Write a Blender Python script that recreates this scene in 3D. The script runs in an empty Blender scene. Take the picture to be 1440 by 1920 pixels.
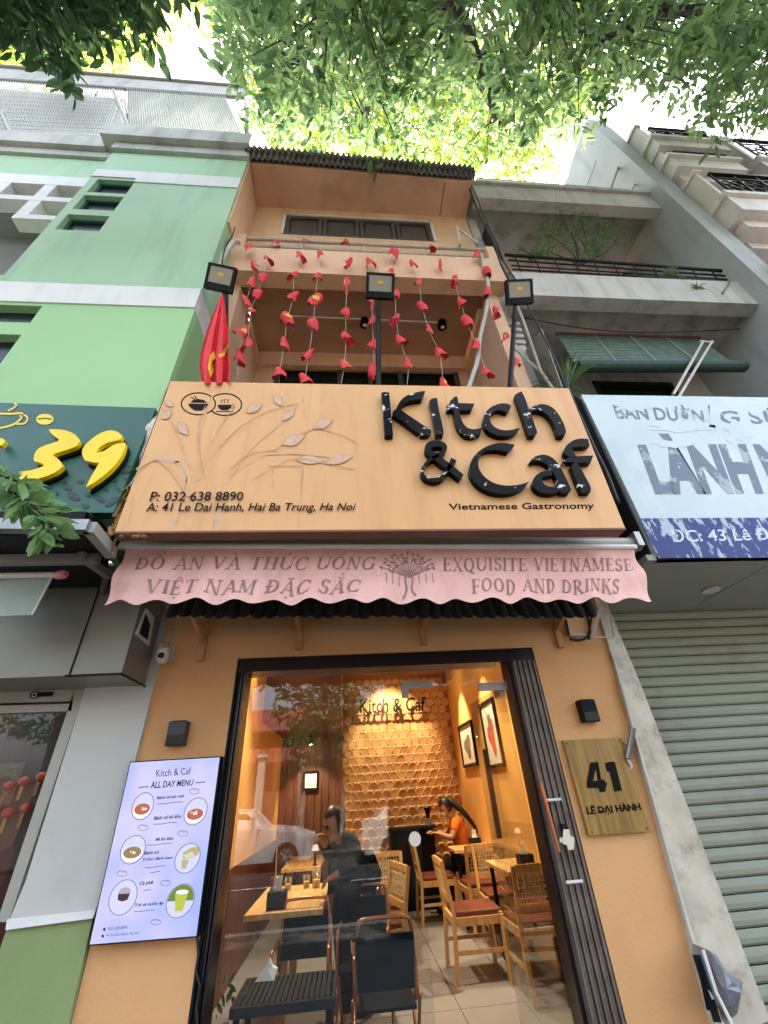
import bpy, math, random
from math import sin, cos, pi, radians as R
from mathutils import Vector as V, Matrix, Euler, noise
random.seed(7)
SC = bpy.context.scene
COL = SC.collection

# ------------------------------------------------------------------ camera
F_PX, H_CAM = 776.61, 1.55
EUL = [R(-6.025), R(123.779), R(-3.810)]
CM = Matrix.Rotation(EUL[0], 3, 'Z') @ Matrix.Rotation(EUL[1], 3, 'X') @ Matrix.Rotation(EUL[2], 3, 'Z')
cd = bpy.data.cameras.new('camera'); cam = bpy.data.objects.new('camera', cd); COL.objects.link(cam)
cam.matrix_world = Matrix.Translation((0, 0, H_CAM)) @ CM.to_4x4()
cd.sensor_fit = 'VERTICAL'; cd.sensor_height = 24; cd.lens = F_PX / 1920 * 24
cd.clip_start = 0.05; cd.clip_end = 900
SC.camera = cam

# ------------------------------------------------------------------ sky, sun, exposure
w = bpy.data.worlds.new('World'); SC.world = w; w.use_nodes = True
nt = w.node_tree; nt.nodes.clear()
sky = nt.nodes.new('ShaderNodeTexSky'); sky.sky_type = 'NISHITA'; sky.sun_disc = False
SUN_EL, SUN_AZ = R(68), R(28)          # azimuth measured from +Y (behind the houses) towards +X
sky.sun_elevation = SUN_EL; sky.sun_rotation = SUN_AZ
sky.air_density = 1.0; sky.dust_density = 6.0; sky.ozone_density = 1.0
bg = nt.nodes.new('ShaderNodeBackground'); bg.inputs[1].default_value = 0.15
wo = nt.nodes.new('ShaderNodeOutputWorld')
hs = nt.nodes.new('ShaderNodeHueSaturation'); hs.inputs['Saturation'].default_value = .6   # hazy white city sky
nt.links.new(sky.outputs[0], hs.inputs['Color']); nt.links.new(hs.outputs[0], bg.inputs[0]); nt.links.new(bg.outputs[0], wo.inputs[0])
sl = bpy.data.lights.new('sun', 'SUN'); sl.energy = 4.0; sl.angle = R(0.6); sl.color = (1, .95, .86)
so = bpy.data.objects.new('sun', sl); COL.objects.link(so)
sd = V((sin(SUN_AZ) * cos(SUN_EL), cos(SUN_AZ) * cos(SUN_EL), sin(SUN_EL)))
so.rotation_euler = sd.to_track_quat('Z', 'Y').to_euler()
so.location = (0, 0, 30)
SC.view_settings.view_transform = 'Standard'; SC.view_settings.look = 'None'
SC.view_settings.gamma = 1; SC.view_settings.use_curve_mapping = False
SC.view_settings.exposure = 2.9
SC.render.engine = 'CYCLES'
SC.cycles.max_bounces = 8; SC.cycles.transparent_max_bounces = 12
SC.cycles.caustics_reflective = False; SC.cycles.caustics_refractive = False
SC.cycles.use_denoising = True

# ------------------------------------------------------------------ from a pixel of the photograph to a point on a real plane
def ray(x, y): return CM @ V((x - 720, -(y - 960), -F_PX))
def PY(x, y, Y):
    d = ray(x, y); t = Y / d.y; return V((d.x * t, Y, H_CAM + d.z * t))
def PX(x, y, X):
    d = ray(x, y); t = X / d.x; return V((X, d.y * t, H_CAM + d.z * t))
def PZ(x, y, Z):
    d = ray(x, y); t = (Z - H_CAM) / d.z; return V((d.x * t, d.y * t, Z))
z5 = lambda x, y: (360 + x / 2.182, 240 + y / 2.182)
r1 = lambda x, y: (860 + x / 2.483, 220 + y / 2.483)
r2 = lambda x, y: (1100 + x / 4.235, 180 + y / 4.235)
pz = lambda x, y: (360 + x / 3.273, 1500 + y / 3.273)
qz = lambda x, y: (700 + x / 3.273, 1500 + y / 3.273)
d4 = lambda x, y: (900 + x / 5.333, 1240 + y / 5.333)
kz = lambda x, y: (680 + x / 3.130, 720 + y / 3.130)
l7 = lambda x, y: (x / 2, 700 + y / 2)

# ------------------------------------------------------------------ materials
def lin(c):
    if isinstance(c, str):
        c = [int(c[i:i + 2], 16) / 255 for i in (0, 2, 4)]
        return tuple(v / 12.92 if v < .04045 else ((v + .055) / 1.055) ** 2.4 for v in c) + (1,)
    return tuple(c) + (1,)
def mat(name, col, rough=.6, col2=None, scale=3., bump=.0, bscale=40., metal=0., spec=.5, streak=0., dirt=None, dirt_amt=.5, dirt_scale=1.5, seed=0., coat=0.):
    m = bpy.data.materials.new(name); m.use_nodes = True
    n = m.node_tree; L = n.links; p = n.nodes['Principled BSDF']
    p.inputs['Roughness'].default_value = rough; p.inputs['Metallic'].default_value = metal
    p.inputs['Specular IOR Level'].default_value = spec
    if coat: p.inputs['Coat Weight'].default_value = coat; p.inputs['Coat Roughness'].default_value = .08
    a = lin(col); b = lin(col2) if col2 else tuple(v * .86 for v in a[:3]) + (1,)
    geo = n.nodes.new('ShaderNodeNewGeometry')
    mp = n.nodes.new('ShaderNodeMapping'); mp.inputs['Location'].default_value = (seed, seed * 2, 0)
    L.new(geo.outputs['Position'], mp.inputs[0])
    no = n.nodes.new('ShaderNodeTexNoise'); no.inputs['Scale'].default_value = scale; no.inputs['Detail'].default_value = 5
    L.new(mp.outputs[0], no.inputs['Vector'])
    mx = n.nodes.new('ShaderNodeMix'); mx.data_type = 'RGBA'; mx.inputs[6].default_value = a; mx.inputs[7].default_value = b
    rp = n.nodes.new('ShaderNodeMapRange'); rp.inputs[1].default_value = .35; rp.inputs[2].default_value = .68
    L.new(no.outputs[0], rp.inputs[0]); L.new(rp.outputs[0], mx.inputs[0])
    out = mx.outputs[2]
    if dirt:
        mp2 = n.nodes.new('ShaderNodeMapping'); mp2.inputs['Scale'].default_value = (1, 1, 1 - .85 * (streak > 0)); mp2.inputs['Location'].default_value = (seed * 3, 0, seed)
        L.new(geo.outputs['Position'], mp2.inputs[0])
        n2 = n.nodes.new('ShaderNodeTexNoise'); n2.inputs['Scale'].default_value = dirt_scale * (4 if streak else 1); n2.inputs['Detail'].default_value = 8; n2.inputs['Roughness'].default_value = .65
        L.new(mp2.outputs[0], n2.inputs['Vector'])
        r2_ = n.nodes.new('ShaderNodeMapRange'); r2_.inputs[1].default_value = .5; r2_.inputs[2].default_value = .72; r2_.inputs[4].default_value = dirt_amt
        L.new(n2.outputs[0], r2_.inputs[0])
        m2 = n.nodes.new('ShaderNodeMix'); m2.data_type = 'RGBA'; L.new(r2_.outputs[0], m2.inputs[0]); L.new(out, m2.inputs[6]); m2.inputs[7].default_value = lin(dirt)
        out = m2.outputs[2]
    L.new(out, p.inputs['Base Color'])
    if bump:
        n3 = n.nodes.new('ShaderNodeTexNoise'); n3.inputs['Scale'].default_value = bscale; n3.inputs['Detail'].default_value = 4
        L.new(geo.outputs['Position'], n3.inputs['Vector'])
        bp = n.nodes.new('ShaderNodeBump'); bp.inputs['Strength'].default_value = bump; bp.inputs['Distance'].default_value = .02
        L.new(n3.outputs[0], bp.inputs['Height']); L.new(bp.outputs[0], p.inputs['Normal'])
    return m
def emis(name, col, s):
    m = bpy.data.materials.new(name); m.use_nodes = True; n = m.node_tree; n.nodes.clear()
    e = n.nodes.new('ShaderNodeEmission'); e.inputs[0].default_value = lin(col); e.inputs[1].default_value = s
    o = n.nodes.new('ShaderNodeOutputMaterial'); n.links.new(e.outputs[0], o.inputs[0]); return m
def flecked(name, base, fleck, th=.62, scale=30, rough=.25, sz=(1, 1, 1)):
    m = mat(name, base, rough, spec=.1); n = m.node_tree; p = n.nodes['Principled BSDF']; L = n.links
    geo = n.nodes.new('ShaderNodeNewGeometry'); mp = n.nodes.new('ShaderNodeMapping'); mp.inputs['Scale'].default_value = sz
    L.new(geo.outputs['Position'], mp.inputs[0])
    no = n.nodes.new('ShaderNodeTexNoise'); no.inputs['Scale'].default_value = scale; no.inputs['Detail'].default_value = 6; no.inputs['Roughness'].default_value = .7
    L.new(mp.outputs[0], no.inputs['Vector'])
    r = n.nodes.new('ShaderNodeMath'); r.operation = 'GREATER_THAN'; r.inputs[1].default_value = th; L.new(no.outputs[0], r.inputs[0])
    x = n.nodes.new('ShaderNodeMix'); x.data_type = 'RGBA'; L.new(r.outputs[0], x.inputs[0]); x.inputs[6].default_value = lin(base); x.inputs[7].default_value = lin(fleck)
    L.new(x.outputs[2], p.inputs['Base Color']); return m
def glassmat(name, tint=(.93, .96, .95), k=.16, rough=.0):
    m = bpy.data.materials.new(name); m.use_nodes = True; n = m.node_tree; n.nodes.clear(); L = n.links
    t = n.nodes.new('ShaderNodeBsdfTransparent'); t.inputs[0].default_value = tint + (1,)
    g = n.nodes.new('ShaderNodeBsdfGlossy'); g.inputs['Roughness'].default_value = rough
    lw = n.nodes.new('ShaderNodeLayerWeight'); lw.inputs[0].default_value = .35
    mr = n.nodes.new('ShaderNodeMapRange'); mr.inputs[3].default_value = k; mr.inputs[4].default_value = .9 if k > .05 else .35
    L.new(lw.outputs['Fresnel'], mr.inputs[0])
    x = n.nodes.new('ShaderNodeMixShader'); L.new(mr.outputs[0], x.inputs[0]); L.new(t.outputs[0], x.inputs[1]); L.new(g.outputs[0], x.inputs[2])
    o = n.nodes.new('ShaderNodeOutputMaterial'); L.new(x.outputs[0], o.inputs[0]); return m
def leafmat(name, c1, c2, trans=.45):
    m = bpy.data.materials.new(name); m.use_nodes = True; n = m.node_tree; n.nodes.clear(); L = n.links
    geo = n.nodes.new('ShaderNodeNewGeometry')
    x = n.nodes.new('ShaderNodeMix'); x.data_type = 'RGBA'; x.inputs[6].default_value = lin(c1); x.inputs[7].default_value = lin(c2)
    L.new(geo.outputs['Random Per Island'], x.inputs[0])
    p = n.nodes.new('ShaderNodeBsdfPrincipled'); p.inputs['Roughness'].default_value = .45; L.new(x.outputs[2], p.inputs['Base Color'])
    h = n.nodes.new('ShaderNodeHueSaturation'); h.inputs['Hue'].default_value = .475; h.inputs['Value'].default_value = 1.65; h.inputs['Saturation'].default_value = .9
    L.new(x.outputs[2], h.inputs['Color'])
    t = n.nodes.new('ShaderNodeBsdfTranslucent'); L.new(h.outputs[0], t.inputs[0])
    s = n.nodes.new('ShaderNodeMixShader'); s.inputs[0].default_value = trans; L.new(p.outputs[0], s.inputs[1]); L.new(t.outputs[0], s.inputs[2])
    o = n.nodes.new('ShaderNodeOutputMaterial'); L.new(s.outputs[0], o.inputs[0]); return m
def woodmat(name, c1, c2, axis=2, scale=6., rough=.5):
    m = mat(name, c1, rough, c2, 1); n = m.node_tree; L = n.links; p = n.nodes['Principled BSDF']
    geo = n.nodes.new('ShaderNodeNewGeometry'); mp = n.nodes.new('ShaderNodeMapping')
    s = [scale * 4] * 3; s[axis] = scale * .3; mp.inputs['Scale'].default_value = s
    L.new(geo.outputs['Position'], mp.inputs[0])
    no = n.nodes.new('ShaderNodeTexNoise'); no.inputs['Scale'].default_value = 1.4; no.inputs['Detail'].default_value = 6; no.inputs['Distortion'].default_value = .6
    L.new(mp.outputs[0], no.inputs['Vector'])
    x = n.nodes.new('ShaderNodeMix'); x.data_type = 'RGBA'; x.inputs[6].default_value = lin(c1); x.inputs[7].default_value = lin(c2)
    mr = n.nodes.new('ShaderNodeMapRange'); mr.inputs[1].default_value = .35; mr.inputs[2].default_value = .65
    L.new(no.outputs[0], mr.inputs[0]); L.new(mr.outputs[0], x.inputs[0]); L.new(x.outputs[2], p.inputs['Base Color']); return m

SP = dict(spec=.12)
M = dict(
 orange=mat('orange plaster', 'DEAB76', .8, 'D7A26E', 1.2, .12, 60, dirt='B08660', dirt_amt=.3, dirt_scale=1.1),
 orange_up=mat('orange plaster upper', 'E3BC9A', .8, 'DBB18E', 1.2, .1, 50, dirt='9E7C60', dirt_amt=.35, streak=1, dirt_scale=.7, seed=3),
 orange_in=mat('orange inside paint', 'E2AC62', .7, 'DAA258', 1.5, .05),
 brown_in=mat('brown inside paint', '7A5240', .6, '6A4436', 2, .05),
 signface=mat('sign face vinyl', 'DDA96F', .45, 'D6A268', .9, .03, 6, dirt='BB8656', dirt_amt=.45, streak=1, dirt_scale=1.6),
 green=mat('green render', 'A4C6A2', .75, '9ABF9A', .8, .05, 30, dirt='76987C', dirt_amt=.5, streak=1, dirt_scale=.8),
 green_l=mat('green render lower', '9FC993', .75, '97C18B', .8, .05, 30),
 green_d=mat('green base paint', '8C9E6A', .75, '829561', 2, .1, 200),
 white=mat('white render', 'DCDDD9', .75, 'D2D4D0', 1, .05, 30, dirt='A5A8A3', dirt_amt=.3, streak=1),
 cornice=mat('grey cornice render', 'B4B7AE', .8, 'A6AAA1', 2, .15, 30, dirt='6F746C', dirt_amt=.6, streak=1, dirt_scale=1),
 greyrec=mat('grey recess render', '8E918D', .8, '7F827E', 1.5, .1),
 pil=mat('white pilaster paint', 'C4C5C0', .6, 'BBBDB9', 1.5, .04, 20, dirt='9B9D98', dirt_amt=.3, dirt_scale=1.5),
 concrete=mat('weathered concrete', 'B2AEA4', .9, 'A19D93', 2.5, .3, 25, dirt='5B5850', dirt_amt=.75, streak=1, dirt_scale=1.1, seed=5),
 concrete_l=mat('pale weathered render', 'B7B5AC', .9, 'A6A49B', 2, .3, 25, dirt='6F6E66', dirt_amt=.65, streak=1, dirt_scale=1.2, seed=8),
 cream=mat('cream classical render', 'D6CFC6', .8, 'C9C2BA', 1, .1, dirt='9F9A93', dirt_amt=.5, streak=1),
 soffit=mat('grey soffit panel', 'A3A69F', .6, '999C96', 1.5, .03, 10),
 marble=mat('marble cladding', 'D0C9B8', .35, 'B8AF9C', 5, .06, 12, dirt='857B6A', dirt_amt=.8, dirt_scale=7),
 shutter=mat('roller shutter steel', '93A08C', .6, '989B8B', 1.2, .05, 30, metal=.0, dirt='82776A', dirt_amt=.75, dirt_scale=1.6),
 alu=mat('grey aluminium', '8A8A80', .45, '7F7F76', 1.5, .02, metal=.3),
 alu_l=mat('light grey aluminium', 'A5A59C', .45, '9A9A92', 1.5, .02, metal=.2),
 steel=mat('galvanised steel', '9A9A9A', .35, '858585', 8, .02, metal=.8),
 dark=mat('dark metal', '222327', .5, '1A1B1F', 3, .02, **SP),
 black=mat('black metal', '0E0F12', .4, '0B0C0E', 3, .0, **SP),
 navyblack=mat('near black door frame', '120F18', .3, '0D0A10', 3, .0),
 rust=mat('brown fold gate metal', '7A7067', .5, '60564E', 10, .1, metal=.2, dirt='6C5644', dirt_amt=.4, dirt_scale=8),
 darkgreen=mat('dark green sign panel', '1C5A4C', .4, '185144', 2, .0),
 yellow=mat('yellow acrylic', 'F2D200', .35, 'E9C800', 3),
 blackac=flecked('black gloss letters', '08080A', 'D8DADC', .612, 9, .2, (1, 1, 1.5)),  # white flecks stand for chipped bits and for painted glints of light
 blackprint=mat('black print', '100C0A', .6, **SP),
 brownprint=mat('bean print', '1D2E27', .5),
 pink=mat('faded pink canvas', 'E3B4AB', .85, 'D9A89F', 2, .15, 60, dirt='B28480', dirt_amt=.45, streak=1, dirt_scale=2),
 pinkprint=mat('faded print on canvas', '8B6664', .85, 'A07D7A', 14),
 red=mat('red flag cloth', 'DC1E26', .65, 'C4161E', 5),
 redflag=mat('red paper flag', 'E02C34', .6, 'C81E28', 8),
 starry=mat('yellow star cloth', 'E8B828', .6),
 woodp=woodmat('wood grain plaque', 'A8843E', '7E5F2A', 2, 5, .35),
 woodt=woodmat('pale table wood', 'D8B27A', 'B98D54', 1, 4, .45),
 woodc=woodmat('pale chair wood', 'CFA56C', 'B4884F', 2, 5, .5),
 woodw=woodmat('brown wall panelling', '6E3F26', '4D2A1A', 2, 3, .5),
 seatred=mat('reddish brown leather', '65301F', .5, '572818', 5, .05),
 cane=mat('cane weave', 'C9B486', .7, 'B5A074', 30),
 copper=mat('copper coloured tube', 'B0714E', .3, 'A06344', 3, metal=.8),
 fabricd=mat('dark blue grey fabric', '141D27', .9, '101820', 20, .1, 200, **SP),
 slat=mat('charcoal slats', '2A2B30', .7, '222328', 8, **SP),
 tile=mat('grey floor tile', '8B8988', .4, '7E7C7B', 2, .02),
 grout=mat('grout', '6A665F', .8),
 disc=mat('terracotta wall disc', 'CFA06C', .6, 'BE8E5A', 6),
 tissue=mat('white tissue', 'E6E6E2', .8),
 skin=mat('skin', 'B98A6C', .6), hair=mat('black hair', '0E0C0C', .45),
 suit=mat('black suit cloth', '0B0D13', .9, '08090D', 10, **SP), orangetop=mat('orange shirt', 'E07A1C', .8, 'D06E16', 6),
 pvc=mat('grey pvc pipe', 'B7B2A6', .5, 'A8A397', 4), cable=mat('black cable', '141414', .6),
 bark=mat('bark', '3D352C', .9, '2B251F', 6, .5, 20), corr=mat('grey corrugated cement sheet', '6F6B66', .85, '5B5753', 5, .2, 30, dirt='3F3B37', dirt_amt=.6, dirt_scale=3),
 lattice=mat('white wire mesh', 'C9CBC6', .6), screenfab=leafmat('pale corrugated screen', 'B9BCB8', 'B4B8B4', .5),
 brownwin=mat('dark brown shutter wood', '4C443C', .6, '3F3831', 6), glassdark=mat('dark window glass', '14201F', .25, '0F1817', 2, spec=.3),
 bamboo=mat('green bamboo slat', '5E7466', .75, '4A5E52', 12), bamboor=mat('rolled green blind', '24423A', .7, '1C352F', 10),
 asphalt=mat('asphalt', '39393B', .95, '303032', 5, .3, 80), paving=mat('paving', '56524D', .9, '4C4843', 3, .1),
 carwhite=mat('white car paint', 'DADCDD', .25, 'D2D4D6', 2, coat=.5), rubber=mat('tyre rubber', '131313', .8), rooftile=mat('red clay roof', '6E3026', .8, '74301F', 8, .2),
 clayd=mat('dark clay tile', '0E0C0A', .9, '16130F', 12, .2, 30), bag=mat('grey plastic bag', '8A8F9A', .35, '6E7380', 6, .4, 30),
 paperw=mat('framed paper', 'E3DBCB', .6), artred=mat('red ink', 'B8402C', .6, 'D06A50', 30), artgrey=mat('grey ink', '8B8068', .6, '5C5444', 40),
 blindfab=mat('grey green blind fabric', '9FB0A8', .7, '8DA097', 3), pinkcap=mat('pink plastic cap', 'F08BA0', .4),
 lanpanel=mat('faded white sign', 'C3D3D8', .55, 'B8C9CF', 2, dirt='DDE4E7', dirt_amt=.7, dirt_scale=2.2),
 worngrey=flecked('worn grey lettering', '7A8796', 'A9B6BE', .57, 5, .6), wornblue=flecked('worn blue vinyl', '4A5588', 'B4C0CE', .55, 7, .6, (2.5, 1, .7)), wornwhite=flecked('worn white lettering', 'D8E0EA', '5F6A9C', .6, 20, .6),
 relief=mat('relief print', 'D6A470', .5, 'CC9B69', 9), leafprint=mat('worn silver leaf print', 'CFAE90', .5, 'C0A084', 20),
 linep=mat('faint brown line print', 'A98258', .6, 'D0A574', 14),
 camw=mat('white plastic', 'DEDEDA', .35), lampb=mat('navy lamp housing', '1E2333', .35), lens=mat('lens', '0A0A0C', .1),
 floodglass=mat('floodlight glass', '94958E', .25, '9C977F', 10), clothw=mat('white cloth', 'CFCBC3', .8, 'BDB8AE', 4, .2),
 wornwood=mat('flaking timber', 'A9824A', .85, '6E5230', 14, .3, 40),
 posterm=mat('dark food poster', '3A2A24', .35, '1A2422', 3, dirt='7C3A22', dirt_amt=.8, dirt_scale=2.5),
 glass=glassmat('clear glass', k=.035), glass2=glassmat('door glass', (.9, .94, .93), .03), glass3=glassmat('tinted shop glass', (.8, .8, .8), .015),
 leafa=leafmat('leaf green', '395A34', '6E9050', .55), leafb=leafmat('sunlit leaf', '64862C', '98AE40', .6), leafe=leafmat('fresh spray leaf', '4E7C48', '7DA668', .35), leafc=leafmat('dark leaf', '22401F', '35582A', .3), leafd=leafmat('shrub leaf', '3E6234', '6C8E4C', .3),
)

# ------------------------------------------------------------------ mesh builder
class MB:
    def __init__(s): s.v = []; s.f = []
    def add(s, vs, fs):
        o = len(s.v); s.v += [V(a) for a in vs]; s.f += [tuple(i + o for i in f) for f in fs]; return s
    def box(s, x0, x1, y0, y1, z0, z1):
        return s.add([(x0,y0,z0),(x1,y0,z0),(x1,y1,z0),(x0,y1,z0),(x0,y0,z1),(x1,y0,z1),(x1,y1,z1),(x0,y1,z1)],
            [(0,3,2,1),(4,5,6,7),(0,1,5,4),(1,2,6,5),(2,3,7,6),(3,0,4,7)])
    def quad(s, *p): return s.add(p, [tuple(range(len(p)))])
    def hexa(s, a, d):   # a: 4 front corners, d: vector to back
        d = V(d); b = [V(p) + d for p in a]
        return s.add(list(a) + b, [(0,1,2,3),(7,6,5,4),(0,4,5,1),(1,5,6,2),(2,6,7,3),(3,7,4,0)])
    def prism(s, pts, d):
        n = len(pts); d = V(d); P = [V(p) for p in pts]
        return s.add(P + [p + d for p in P], [tuple(range(n)), tuple(range(2*n-1, n-1, -1))] + [(i, i+n, (i+1)%n+n, (i+1)%n) for i in range(n)])
    def bar(s, p, q, w, h=None, up=(0,0,1)):
        p, q = V(p), V(q); h = h or w; d = (q - p).normalized(); u = V(up)
        if abs(d.dot(u)) > .98: u = V((0,1,0))
        sx = d.cross(u).normalized(); sz = sx.cross(d).normalized()
        a = [p + sx*(i*w/2) + sz*(j*h/2) for i, j in ((-1,-1),(1,-1),(1,1),(-1,1))]
        return s.hexa(a, q - p)
    def tube(s, pts, r, n=8, cap=True):
        pts = [V(p) for p in pts]; k = len(pts); rs = r if isinstance(r, (list, tuple)) else [r]*k
        o = len(s.v); prev = None
        for i in range(k):
            d = (pts[min(i+1,k-1)] - pts[max(i-1,0)]).normalized()
            if prev is None:
                u = V((0,0,1)) if abs(d.z) < .9 else V((1,0,0)); a = d.cross(u).normalized()
            else:
                a = (prev - d * prev.dot(d)).normalized()
            prev = a; b = d.cross(a)
            for j in range(n):
                t = 2*pi*j/n; s.v.append(pts[i] + (a*cos(t) + b*sin(t))*rs[i])
        for i in range(k-1):
            for j in range(n):
                s.f.append((o+i*n+j, o+i*n+(j+1)%n, o+(i+1)*n+(j+1)%n, o+(i+1)*n+j))
        if cap: s.f.append(tuple(o+n-1-j for j in range(n))); s.f.append(tuple(o+(k-1)*n+j for j in range(n)))
        return s
    def lathe(s, c, prof, n=16, ax=(0,0,1)):  # prof: (r, h) along ax
        ax = V(ax).normalized(); u = V((0,0,1)) if abs(ax.z) < .9 else V((1,0,0)); a = ax.cross(u).normalized(); b = ax.cross(a); c = V(c); o = len(s.v); k = len(prof)
        for r, h in prof:
            for j in range(n):
                t = 2*pi*j/n; s.v.append(c + ax*h + (a*cos(t)+b*sin(t))*max(r, 1e-4))
        for i in range(k-1):
            for j in range(n): s.f.append((o+i*n+j, o+i*n+(j+1)%n, o+(i+1)*n+(j+1)%n, o+(i+1)*n+j))
        s.f.append(tuple(o+n-1-j for j in range(n))); s.f.append(tuple(o+(k-1)*n+j for j in range(n))); return s
    def ring(s, c, r0, r1, d, n=32, sx=1.):  # flat ring facing -Y with thickness d
        c = V(c); o = len(s.v)
        for j in range(n):
            t = 2*pi*j/n
            for r, y in ((r0,0),(r1,0),(r1,d),(r0,d)): s.v.append(c + V((cos(t)*r*sx, y, sin(t)*r)))
        for j in range(n):
            k = (j+1)%n
            for e in range(4): s.f.append((o+j*4+e, o+j*4+(e+1)%4, o+k*4+(e+1)%4, o+k*4+e))
        return s
    def ellipsoid(s, c, rx, ry, rz, n=12, m=8, top=False):
        c = V(c); o = len(s.v)
        for i in range(m+1):
            a = pi*i/m
            for j in range(n):
                t = 2*pi*j/n; s.v.append(c + V((rx*sin(a)*cos(t), ry*sin(a)*sin(t), rz*cos(a))))
        for i in range(m):
            for j in range(n): s.f.append((o+i*n+j, o+(i+1)*n+j, o+(i+1)*n+(j+1)%n, o+i*n+(j+1)%n))
        return s
WL = {}
def put(o, label=None, cat=None, group=None, kind=None):
    if label: o['label'] = label
    if cat: o['category'] = cat
    if group: o['group'] = group
    if kind: o['kind'] = kind
    return o
def root(name, loc, label, cat, group=None, rz=0):
    o = bpy.data.objects.new(name, None); COL.objects.link(o); o.location = loc; o.rotation_euler.z = rz
    o.empty_display_size = .1
    WL[o.name] = V(loc); return put(o, label, cat, group)
def B(name, mb, m, parent=None, label=None, cat=None, group=None, kind=None, smooth=False, local=False, bevel=0, org=None):
    me = bpy.data.meshes.new(name)
    vs = mb.v
    if parent is not None: off = V((0,0,0)) if local else WL[parent.name]
    elif org is not None: off = V(org)
    else:
        if kind == 'structure' or not vs: off = V((0,0,0))
        else:
            xs = [v.x for v in vs]; ys = [v.y for v in vs]; zs = [v.z for v in vs]
            off = V(((min(xs)+max(xs))/2, (min(ys)+max(ys))/2, min(zs)))
    me.from_pydata([tuple(v - off) for v in vs], [], mb.f)
    for mm in (m if isinstance(m, list) else [m]): me.materials.append(mm if not isinstance(mm, str) else M[mm])
    me.update(); me.validate()
    o = bpy.data.objects.new(name, me); COL.objects.link(o)
    if parent is not None: o.parent = parent; WL[o.name] = V((0,0,0)) if local else off
    else: o.location = off; WL[o.name] = off
    if smooth: me.polygons.foreach_set('use_smooth', [True]*len(me.polygons))
    if bevel:
        md = o.modifiers.new('bevel', 'BEVEL'); md.width = bevel; md.segments = 2; md.limit_method = 'ANGLE'
    return put(o, label, cat, group, kind)
def again(o, loc=None, rz=None, parent=None):   # a copy sharing mesh data
    c = o.copy(); COL.objects.link(c)
    if parent is not None: c.parent = parent
    if loc is not None: c.location = loc
    if rz is not None: c.rotation_euler.z = rz
    WL[c.name] = V(c.location); return c
def copy_tree(o, loc, rz, label):
    c = again(o, loc, rz); c['label'] = label
    for ch in list(o.children):
        d = again(ch, parent=c); d.location = ch.location
        for g in list(ch.children):
            e = again(g, parent=d); e.location = g.location
    return c
def text(name, body, quad, m, depth=.01, parent=None, shear=0., bold=0., space=1., lift=0., nrm=(0,-1,0), res=3, label=None):
    """Lettering fitted into quad = TL, TR, BL, BR (points on its surface)."""
    c = bpy.data.curves.new(name, 'FONT'); c.body = body; c.size = 1; c.extrude = .001; c.shear = shear; c.offset = bold; c.space_character = space; c.resolution_u = res; c.align_x = 'CENTER'
    t = bpy.data.objects.new('tmp', c); COL.objects.link(t)
    dg = bpy.context.evaluated_depsgraph_get(); dg.update()
    me = bpy.data.meshes.new_from_object(t.evaluated_get(dg)); bpy.data.objects.remove(t); bpy.data.curves.remove(c)
    vs = [v.co.copy() for v in me.vertices]; fs = [tuple(p.vertices) for p in me.polygons]; bpy.data.meshes.remove(me)
    x0 = min(v.x for v in vs); x1 = max(v.x for v in vs); y0 = min(v.y for v in vs); y1 = max(v.y for v in vs)
    TL, TR, BL, BR = [V(q) for q in quad]; nn = V(nrm); mb = MB()
    for v in vs:
        u = (v.x-x0)/(x1-x0); k = (v.y-y0)/(y1-y0)
        P = (BL*(1-u)+BR*u)*(1-k) + (TL*(1-u)+TR*u)*k
        mb.v.append(P + nn*(lift + (depth if v.z > 0 else 0.)))
    mb.f = fs
    return B(name, mb, m, parent, label=label)
def stroke2(pts, ws, closed=False):
    """outline polygon of a stroke of varying width in 2D"""
    n = len(pts); Lp = []; Rp = []
    for i in range(n):
        a = V(pts[max(i-1,0)]); b = V(pts[min(i+1,n-1)]); d = (b-a).normalized(); nrm = V((-d.y, d.x)); wd = (ws[i] if isinstance(ws, (list,tuple)) else ws)/2
        Lp.append(V(pts[i]) + nrm*wd); Rp.append(V(pts[i]) - nrm*wd)
    return Lp, Rp
def smoothpts(pts, k=6):
    out = []; n = len(pts)
    for i in range(n-1):
        p0, p1, p2, p3 = [V(pts[max(0,min(n-1,j))]) for j in (i-1,i,i+1,i+2)]
        for s_ in range(k):
            t = s_/k; out.append(.5*((2*p1)+(p2-p0)*t+(2*p0-5*p1+4*p2-p3)*t*t+(3*p1-p0-3*p2+p3)*t**3))
    out.append(V(pts[-1])); return out
def ribbon(mb, pts, ws, fn, d=None):
    """flat stroke; fn maps 2D to 3D; d = extrusion vector"""
    Lp, Rp = stroke2(pts, ws)
    A = [fn(*p) for p in Lp]; C = [fn(*p) for p in Rp]; n = len(A); o = len(mb.v)
    if d is None:
        mb.v += A + C; mb.f += [(o+i, o+i+1, o+n+i+1, o+n+i) for i in range(n-1)]
    else:
        d = V(d); mb.v += A + C + [a+d for a in A] + [c+d for c in C]
        for i in range(n-1):
            mb.f += [(o+i,o+i+1,o+n+i+1,o+n+i),(o+2*n+i,o+3*n+i,o+3*n+i+1,o+2*n+i+1),(o+i,o+2*n+i,o+2*n+i+1,o+i+1),(o+n+i,o+n+i+1,o+3*n+i+1,o+3*n+i)]
        mb.f += [(o,o+n,o+3*n,o+2*n),(o+n-1,o+3*n-1,o+4*n-1,o+2*n-1)]
    return mb
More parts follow.
